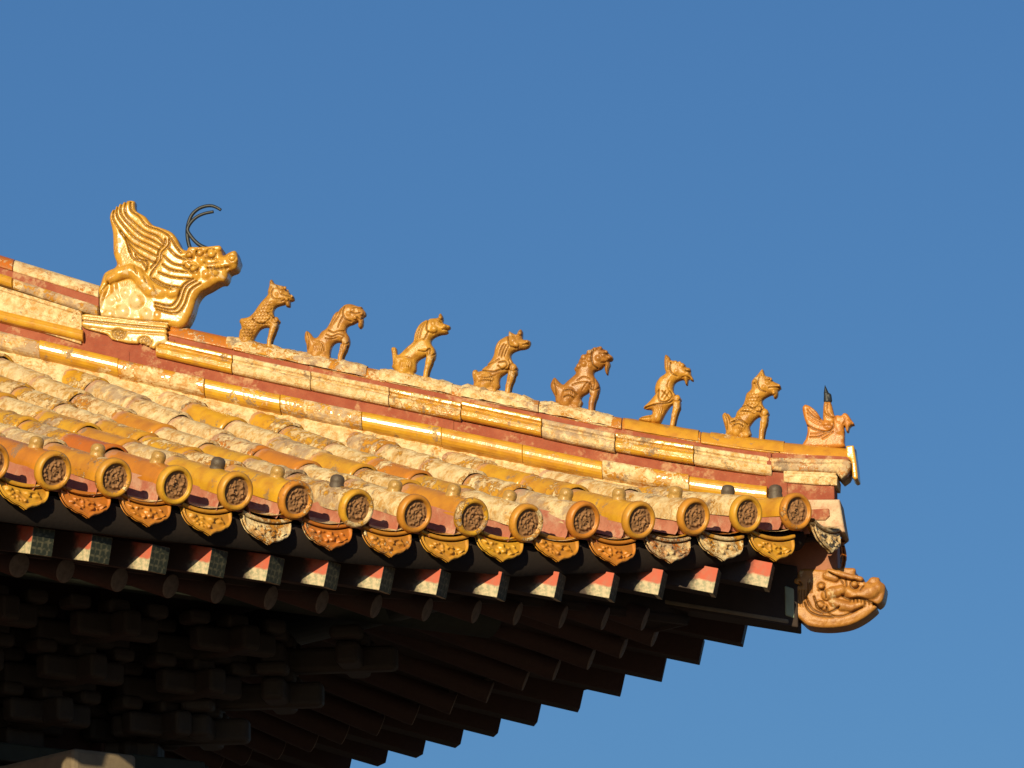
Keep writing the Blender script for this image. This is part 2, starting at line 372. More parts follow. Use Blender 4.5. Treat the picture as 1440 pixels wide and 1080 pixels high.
# ---- rows of barrel tiles
HUES = {0: [(0.75, 0.05)], 1: [(0.55, 0.25)], 2: [(0.75, 0.2), (1.0, -0.2)], 3: [(0.10, 0.0)], 4: [(0.05, 0.0)], 5: [(0.25, 0.55)], 6: [(0.3, 0.7)], 7: [(0.6, 0.15)], 8: [(0.3, 0.75)], 9: [(0.35, 0.8)], 10: [(0.15, 0.15)], 11: [(0.35, 0.75)], 12: [(0.3, 0.7)], 13: [(0.25, 0.0)]}
def tile_row(idx, s, side):
    """idx counts from the left edge of the photo's front eave; side: reflect to the side slope"""
    mb = MB(); yend = s - 0.10
    cuts = [0.0, min(0.44, yend)]
    while cuts[-1] < yend - 0.02: cuts.append(min(cuts[-1] + 0.31, yend))
    r_ = np.random.default_rng(100 + idx*3 + (500 if side else 0))
    na = 15; ang = np.linspace(math.radians(-14), math.radians(194), na)
    for k in range(len(cuts) - 1):
        y0, y1 = cuts[k] - (0.012 if k else 0), cuts[k + 1]
        nl = 9; ys = np.linspace(y0, y1, nl)
        hue = float(np.clip(r_.beta(1.2, 3.2), 0, 1)); wr = float(np.clip(r_.normal(0.66, 0.20), 0, 1.05))
        if r_.random() < 0.16: wr = 0.05
        if not side and idx in HUES and k < len(HUES[idx]): hue, wr = HUES[idx][k]
        ox, oz = r_.normal(0, 0.0035), r_.normal(0, 0.003); lump = r_.normal(0, 1, (4, 4))
        vs = []
        for j, y in enumerate(ys):
            f = j/(nl - 1); rad = 0.0775 - 0.0055*f
            if k and f < 0.1: rad += 0.0022
            if k: rad += 0.006*(1 - f)
            sl_ = (float(zroof(s, y + 0.05)) - float(zroof(s, y - 0.05)))/0.1; q = math.hypot(1, sl_); nv = np.array([0, -sl_/q, 1/q])
            ctr = np.array([-s + ox, y, float(zroof(s, y)) + oz])
            for i, a in enumerate(ang):
                l = 0.0
                if wr > 0.3:
                    l = 0.0022*(math.sin(3.1*a + lump[0, 0]*3 + 17*f + lump[0, 1])*lump[1, 0] + math.sin(7*a + 9*f*lump[2, 0] + lump[2, 1]*4)*0.5)
                rr = rad + l
                vs.append(ctr + np.array([rr*math.cos(a), 0, 0]) + nv*(rr*math.sin(a)))
        v = np.array(vs); F = grid_faces(nl, na)
        # visible thickness of the lower edge
        inner = []
        for i, a in enumerate(ang): inner.append(v[i]*1.0 + 0)
        c0 = np.array([-s + ox, ys[0], float(zroof(s, ys[0])) + oz])
        e = c0 + (v[:na] - c0)*0.86; n0 = len(v); v = np.concatenate([v, e])
        F += [(i, n0 + i, n0 + i + 1, i + 1) for i in range(na - 1)]
        al = np.concatenate([np.repeat(np.linspace(0, 1, nl), na), np.zeros(na)])
        mb.add(v, F, np.column_stack([np.full(len(v), hue), np.full(len(v), wr), np.full(len(v), r_.random()), al]), 0)
    # mortar flanks bedding the barrels on the pan tiles
    ny = max(6, int(yend/0.07)); ys = np.linspace(0.012, yend, ny)
    for sg in (-1, 1):
        vs = []
        for y in ys:
            zz = float(zroof(s, y))
            for (dx, dz) in ((0.071, 0.012), (0.0735, -0.012), (0.071, -0.04), (0.078, -0.07), (0.088, -0.085)):
                vs.append((-s + sg*(dx + r_.normal(0, 0.0012)), y, zz + dz + r_.normal(0, 0.001)))
        mb.add(vs, grid_faces(ny, 5), (0.5, 0.5, 0.5), 1)
    # mortar plug behind the disc
    zz = float(zroof(s, 0.012)); mb.add([(-s - 0.07, 0.02, zz + 0.01), (-s + 0.07, 0.02, zz + 0.01), (-s + 0.06, 0.03, zz - 0.075), (-s - 0.06, 0.03, zz - 0.075)], [(0, 1, 2, 3)], (0.5,)*3, 1)
    if side: mb.v = [mirror(q) for q in mb.v]
    o = mb.build("tile_row", None, hall, True, mats=[M['tile'], M['pink']])
    if not side and idx == 2: o["label"] = "tile row holding one clean bright orange tile"
    # disc + nail
    sl_ = (float(zroof(s, 0.15)) - float(zroof(s, 0.0)))/0.15; ang_ = math.atan(sl_)
    T = Matrix.Translation((-s - 0.01, -0.028, float(ze(s)) - 0.003)) @ Matrix.Rotation(ang_, 4, 'X') @ Matrix.Rotation(r_.uniform(-0.5, 0.5), 4, 'Y')
    T2 = Matrix.Translation((-s + r_.normal(0, 0.004), 0.125, float(zroof(s, 0.125)) + 0.080)) @ Matrix.Rotation(ang_ + r_.normal(0, 0.06), 4, 'X') @ Matrix.Rotation(r_.normal(0, 0.08), 4, 'Y')
    if side: T, T2 = MIR @ T, MIR @ T2
    place(DISCS[int(r_.integers(3))], o, T)
    place(NAILS[1 if idx in (3, 5, 12, 13) else 0], o, T2)
    return o
for side in (False, True):
    for n, s in enumerate(SROW):
        idx = 13 - n
        tile_row(idx, s, side)
# ---- pan tiles between the rows + drip tiles
TIPX = np.array([0.372, 0.659, 0.954, 1.276, 1.545, 1.849, 2.149, 2.446, 2.74, 3.048, 3.353, 3.655, 3.953, 4.244])
TIPZ = np.array([8.017, 7.966, 7.934, 7.889, 7.851, 7.833, 7.80, 7.767, 7.756, 7.752, 7.74, 7.746, 7.748, 7.75])
for side in (False, True):
    mb = MB()
    gaps = [(SROW[i] + SROW[i + 1])/2 for i in range(len(SROW) - 1)]
    for gi, s in enumerate([0.39] + gaps):
        yend = s - 0.02; nseg = max(2, int(yend/0.26)); a = np.linspace(-1, 1, 9)
        for k in range(nseg):
            y0, y1 = yend*k/nseg, yend*(k + 1)/nseg; lift = 0.012
            vs = []
            for (y, dz) in ((y0 - (0.004 if k else -0.01), lift), (y0 + 0.02, lift + 0.001), ((y0 + y1)/2, lift/2), (y1 + 0.01, 0)):
                for q in a: vs.append((-s - 0.124*q, y, float(zroof(s, y)) - 0.055 - 0.024*(1 - q*q) + dz - 0.01))
            mb.add(vs, [f[::-1] for f in grid_faces(4, 9)], (random.random(), random.uniform(0.2, 0.9), random.random()))
        if gi == 0: continue
        zz = float(np.interp(s, TIPX, TIPZ)) + 0.172
        T = Matrix.Translation((-s + 0.022, 0.022, zz)) @ Matrix.Rotation(random.uniform(-0.03, 0.03), 4, 'Y')
        place(DRIPS[gi % 3], hall, (MIR @ T) if side else T)
    if side: mb.v = [mirror(q) for q in mb.v]; mb.f = [f[::-1] for f in mb.f]
    mb.build("pan_tiles", M['tile'], hall, True)

# ---- hip ridge: courses swept along the hip, each a part made of separate tiles
ridge = empty("hip_ridge"); ridge.parent = hall
def course(name, prof, u0, u1, zfun, mat, length=0.33, jit=0.002, tintf=None, gap=0.003, closed=False, seed=0, sides=(1, -1), hue=None):
    """prof: outline (w, dz) of one half from the top centre outwards and down; swept on both sides of the hip"""
    r_ = np.random.default_rng(seed + 900); mb = MB(); n = max(1, int(round((u1 - u0)/length)))
    cuts = np.linspace(u0, u1, n + 1); cuts[1:-1] += r_.normal(0, 0.012, max(0, n - 1))
    full = [(w_, d) for w_, d in prof] + [(-w_, d) for w_, d in prof[::-1]]
    P = np.array(full)
    for k in range(n):
        a, b = cuts[k] + gap/2, cuts[k + 1] - gap/2; us = np.linspace(a, b, 7)
        dz, dw, tilt, yaw = r_.normal(0, jit), r_.normal(0, jit), r_.normal(0, jit*0.6), r_.normal(0, jit*1.6)
        V = np.concatenate([hip(np.full(len(P), u), P[:, 0] + dw + yaw*(2*(u - a)/(b - a) - 1), zfun(u) + P[:, 1] + dz + tilt*(2*(u - a)/(b - a) - 1)) for u in us])
        F = grid_faces(7, len(P), True); L = len(P)
        F += [tuple(range(L))[::-1], tuple(6*L + i for i in range(L))]
        h = float(r_.beta(1.4, 1.8)) if hue is None else float(np.clip(r_.normal(hue, 0.2), 0, 1))
        mb.add(V, F, (h, float(np.clip(r_.normal(0.55, 0.25), 0, 1)), r_.random()))
    o = mb.build(name, mat, ridge, False)
    m = o.modifiers.new("edge", 'BEVEL'); m.width = 0.003; m.segments = 2; m.limit_method = 'ANGLE'; m.angle_limit = math.radians(35)
    return o
def arc(cw, cz, r, a0, a1, n): return [(cw + r*math.sin(math.radians(a)), cz + r*math.cos(math.radians(a))) for a in np.linspace(a0, a1, n)]
UA, UB = 0.50, 3.20
course("cap_tile", arc(0, -0.072, 0.072, 0, 80, 10) + [(0.066, -0.064), (0, -0.064)], 0.14, UB, zt, M['ridge'], 0.34, 0.002, seed=1, hue=0.55)
course("mortar_band", [(0, -0.055), (0.064, -0.057), (0.070, -0.098), (0, -0.10)], UA, UB, zt, M['red'], 1.2, 0.001, gap=0.0, seed=2)
course("moulding", [(0, -0.086), (0.088, -0.088), (0.096, -0.093), (0.096, -0.108), (0.090, -0.111), (0.086, -0.119), (0.094, -0.123)] + [(0.105, -0.128), (0.112, -0.136), (0.1135, -0.146), (0.113, -0.156), (0.108, -0.166), (0.10, -0.172)] + [(0.09, -0.174), (0, -0.175)], UA, UB, zt, M['ridgepale'], 0.335, 0.0022, seed=3, hue=0.2)
course("red_band", [(0, -0.168), (0.078, -0.170), (0.083, -0.180), (0.083, -0.25), (0, -0.252)], UA - 0.02, 9.0, zt, M['red'], 1.4, 0.001, gap=0.0, seed=4)
course("base_roll", [(0.05, -0.222), (0.10, -0.221), (0.122, -0.226), (0.132, -0.234), (0.1365, -0.244), (0.138, -0.254), (0.1382, -0.266), (0.137, -0.278), (0.131, -0.291), (0.12, -0.30), (0.09, -0.312), (0.05, -0.32)], UA + 0.02, 9.0, zt, M['roll'], 0.36, 0.0022, seed=5, hue=0.25, gap=0.0015)
# taller ridge behind the dragon
def zt2(u): return zt(u) + 0.100 + np.clip(np.asarray(u) - 3.5, -0.1, 0.6)*0.082
def zt3(u): return zt(u) + 0.115
UC = 3.46
course("cap_tile", arc(0, -0.072, 0.072, 0, 82, 10) + [(0.066, -0.066), (0, -0.066)], UC, 9.0, zt2, M['ridge'], 0.37, 0.002, seed=6, hue=0.85)
course("mortar_band", [(0, -0.062), (0.064, -0.064), (0.068, -0.105), (0, -0.107)], UC, 9.0, zt2, M['red'], 1.2, 0.001, gap=0.0, seed=7)
course("moulding", [(0, -0.098), (0.085, -0.10)] + arc(0.075, -0.124, 0.026, 25, 150, 7) + [(0.07, -0.15), (0, -0.151)], UC, 9.0, zt2, M['ridge'], 0.37, 0.002, seed=8, hue=0.4)
course("ridge_panel", [(0, -0.15), (0.098, -0.152), (0.100, -0.168), (0.093, -0.172), (0.093, -0.222), (0.100, -0.226), (0.100, -0.30), (0, -0.31)], 3.53, 9.0, zt2, M['ridgepale'], 0.40, 0.002, seed=9, hue=0.15)
course("moulding", [(0, -0.245), (0.108, -0.247), (0.116, -0.258)] + arc(0.100, -0.276, 0.022, 50, 150, 6) + [(0.09, -0.30), (0, -0.31)], 3.52, 9.0, zt3, M['ridge'], 0.42, 0.002, seed=10, hue=0.1)
# mortar fillet between the ridge foot and the tile rows (both slopes)
def fillet():
    mb = MB(); us = np.arange(0.55, 8.2, 0.035); ws = np.linspace(0.085, 0.25, 9); r_ = np.random.default_rng(5)
    for side in (False, True):
        vs = []
        for u in us:
            edge = 0.5 + 0.5*math.sin(u*2*math.pi/(0.298*R2) + 1.0)
            for k, wd in enumerate(ws):
                s, y = (u + wd)/R2, (u - wd)/R2; f = k/8
                z = max(float(zt(u)) - 0.29 - (wd - 0.085)*1.5, float(zroof(s, y)) - 0.035 + 0.03*(1 - f))
                vs.append((*hip(u, wd, z + r_.normal(0, 0.006))[:3],))
        v = np.array(vs)
        if side: v = mirror(v)
        mb.add(v, grid_faces(len(us), len(ws)), (0.4, 0.78, 0.5))
    return mb.build("mortar_fillet", M['ridgepale'], ridge, True)
fillet()

# ------------------------------------------------------------------ implicit-surface sculptor (numpy)
def poly_sd(PX, PY, pts):
    d = np.full(PX.shape, 1e9); inside = np.zeros(PX.shape, bool); n = len(pts)
    for i in range(n):
        ax, ay = pts[i]; bx, by = pts[(i + 1) % n]; ex, ey = bx - ax, by - ay; L = ex*ex + ey*ey + 1e-12
        t = np.clip(((PX - ax)*ex + (PY - ay)*ey)/L, 0, 1); d = np.minimum(d, (PX - ax - t*ex)**2 + (PY - ay - t*ey)**2)
        c = ((ay > PY) != (by > PY))
        if ey != 0: inside ^= c & (PX < (PY - ay)*ex/ey + ax)
    d = np.sqrt(d); return np.where(inside, -d, d)
def line_d(PX, PY, pts):
    d = np.full(PX.shape, 1e9)
    for (ax, ay), (bx, by) in zip(pts[:-1], pts[1:]):
        ex, ey = bx - ax, by - ay; L = ex*ex + ey*ey + 1e-12; t = np.clip(((PX - ax)*ex + (PY - ay)*ey)/L, 0, 1)
        d = np.minimum(d, (PX - ax - t*ex)**2 + (PY - ay - t*ey)**2)
    return np.sqrt(d)
def catmull(pts, n=4, closed=False):
    P = np.array(pts, float); out = []; N_ = len(P)
    rngi = range(N_ if closed else N_ - 1)
    for i in rngi:
        p0, p1, p2, p3 = (P[(i - 1) % N_], P[i], P[(i + 1) % N_], P[(i + 2) % N_]) if closed else (P[max(i - 1, 0)], P[i], P[i + 1], P[min(i + 2, N_ - 1)])
        for t in np.arange(n)/n:
            out.append(0.5*((2*p1) + (p2 - p0)*t + (2*p0 - 5*p1 + 4*p2 - p3)*t*t + (3*p1 - p0 - 3*p2 + p3)*t**3))
    if not closed: out.append(P[-1])
    return np.array(out)
def smin(a, b, k):
    h = np.clip(0.5 + 0.5*(b - a)/k, 0, 1); return b + (a - b)*h - k*h*(1 - h)
def surface_nets(F, org, h):
    S = F < 0; nx, ny, nz = F.shape
    cnt = np.zeros((nx - 1, ny - 1, nz - 1), np.int8)
    for i in (0, 1):
        for j in (0, 1):
            for k in (0, 1): cnt += S[i:nx - 1 + i, j:ny - 1 + j, k:nz - 1 + k]
    act = (cnt > 0) & (cnt < 8); idx = np.argwhere(act); ids = np.full(act.shape, -1, int); ids[act] = np.arange(len(idx))
    acc = np.zeros((len(idx), 3)); num = np.zeros(len(idx)); cor = [(i, j, k) for i in (0, 1) for j in (0, 1) for k in (0, 1)]
    for a in cor:
        for ax in range(3):
            if a[ax]: continue
            b = list(a); b[ax] = 1
            fa = F[idx[:, 0] + a[0], idx[:, 1] + a[1], idx[:, 2] + a[2]]; fb = F[idx[:, 0] + b[0], idx[:, 1] + b[1], idx[:, 2] + b[2]]
            m = (fa < 0) != (fb < 0); t = np.where(m, fa/np.where(m, fa - fb, 1), 0)
            p = np.tile(np.array(a, float), (len(idx), 1)); p[:, ax] = t; acc += p*m[:, None]; num += m
    V = org + (idx + acc/num[:, None])*h; Q = []
    for ax in range(3):
        o1, o2 = [(1, 2), (2, 0), (0, 1)][ax]
        sh = [slice(None)]*3; sh2 = [slice(None)]*3; sh[ax] = slice(0, -1); sh2[ax] = slice(1, None)
        ch = S[tuple(sh)] != S[tuple(sh2)]; e = np.argwhere(ch)
        e = e[(e[:, o1] > 0) & (e[:, o2] > 0) & (e[:, o1] < F.shape[o1] - 1) & (e[:, o2] < F.shape[o2] - 1)]
        if not len(e): continue
        ins = S[e[:, 0], e[:, 1], e[:, 2]]
        def at(d1, d2):
            c = e.copy(); c[:, o1] += d1; c[:, o2] += d2; return ids[c[:, 0], c[:, 1], c[:, 2]]
        q = np.stack([at(-1, -1), at(0, -1), at(0, 0), at(-1, 0)], 1); q[~ins] = q[~ins][:, ::-1]; Q.append(q)
    return V, np.concatenate(Q)
def sculpt(spec, h=0.9):
    """spec in photo px (x right, y down, w towards the viewer): polys, caps, strokes, ... -> verts (x, y, w), faces"""
    xs, ys, wm = [], [], 4
    for pts, H, r, w0, *_ in spec['polys']: p = np.array(pts); xs += [p[:, 0].min(), p[:, 0].max()]; ys += [p[:, 1].min(), p[:, 1].max()]; wm = max(wm, H + abs(w0))
    for ch, w0, sq in spec.get('caps', []):
        for x, y, r in ch: xs += [x - r, x + r]; ys += [y - r, y + r]; wm = max(wm, abs(w0) + r*sq)
    wm += 4; x0, x1, y0, y1 = min(xs) - 4, max(xs) + 4, min(ys) - 4, max(ys) + 4
    X = np.arange(x0, x1, h); Y = np.arange(y0, y1, h); W = np.arange(-wm, wm + h, h)
    PX, PY = np.meshgrid(X, Y, indexing='ij'); F = np.full((len(X), len(Y), len(W)), 30.0); k = spec.get('k', 3.0)
    for pts, H, r, w0, *o in spec['polys']:
        d2 = poly_sd(PX, PY, catmull(pts, 3, True) if not o else np.array(pts))
        Hm = H
        if 'Hmap' in spec: Hm = spec['Hmap'](PX, PY, H)[..., None]
        qa = (d2 + r)[..., None]; qb = np.abs(W - w0)[None, None] - (Hm - r)
        d = np.minimum(np.maximum(qa, qb), 0) + np.sqrt(np.maximum(qa, 0)**2 + np.maximum(qb, 0)**2) - r
        F = smin(F, d, k)
    for ch, w0, sq in spec.get('caps', []):
        for sg in ((1, -1) if w0 else (1,)):
            segs = list(zip(ch[:-1], ch[1:])) if len(ch) > 1 else [(ch[0], ch[0])]
            for (ax, ay, ar), (bx, by, br) in segs:
                m = max(ar, br) + 8
                i0, i1 = np.searchsorted(X, min(ax, bx) - m), np.searchsorted(X, max(ax, bx) + m)
                j0, j1 = np.searchsorted(Y, min(ay, by) - m), np.searchsorted(Y, max(ay, by) + m)
                if i1 <= i0 or j1 <= j0: continue
                gx, gy = PX[i0:i1, j0:j1, None], PY[i0:i1, j0:j1, None]; gw = (W[None, None] - w0*sg)/sq
                ex, ey = bx - ax, by - ay; L = ex*ex + ey*ey + 1e-9; t = np.clip(((gx - ax)*ex + (gy - ay)*ey)/L, 0, 1)
                d = np.sqrt((gx - ax - t*ex)**2 + (gy - ay - t*ey)**2 + gw**2) - (ar + (br - ar)*t)
                F[i0:i1, j0:j1] = smin(F[i0:i1, j0:j1], d, spec.get('kc', 2.0))
    D = np.zeros_like(PX)
    for pts, wd, dep in spec.get('strokes', []):
        p = catmull(pts, 4) if len(pts) > 2 else np.array(pts, float)
        D += dep*np.exp(-(line_d(PX, PY, p)/wd)**2)
    for pts, per, dep in spec.get('scales', []):       # overlapping scale texture inside a region
        inn = np.clip(-poly_sd(PX, PY, np.array(pts, float))/2, 0, 1)
        a, b = PX/per, PY/per; row = np.floor(b); fx = (a + 0.5*(row % 2)) % 1 - 0.5; fy = b - row
        D += dep*inn*np.exp(-((np.hypot(fx, fy*0.9) - 0.52)/0.14)**2)
    F = F + D[..., None]*np.clip(np.abs(W)/3, 0, 1)[None, None]
    V, Q = surface_nets(F, np.array([X[0], Y[0], W[0]]), h)
    ii = np.clip(((V[:, 0] - X[0])/h).round().astype(int), 0, len(X) - 1); jj = np.clip(((V[:, 1] - Y[0])/h).round().astype(int), 0, len(Y) - 1)
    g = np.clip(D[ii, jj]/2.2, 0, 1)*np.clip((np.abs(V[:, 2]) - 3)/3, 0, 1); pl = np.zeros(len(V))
    for pts in spec.get('pale', []): pl = np.maximum(pl, np.clip(-poly_sd(V[:, 0], V[:, 1], np.array(pts, float))/2 + 0.5, 0, 1)*(np.abs(V[:, 2]) > 5))
    spec['dirt'] = np.stack([g, pl, np.zeros(len(V))], -1); return V, Q
def place_sculpt(V, base):
    u, z = px2hip(V[:, 0], V[:, 1]); return hip(u, V[:, 2]*PXM, z)
def zm(pts, x0, y0, k): return [(x0 + p[0]/k, y0 + p[1]/k) + ((p[2]/k,) if len(p) > 2 else ()) for p in pts]

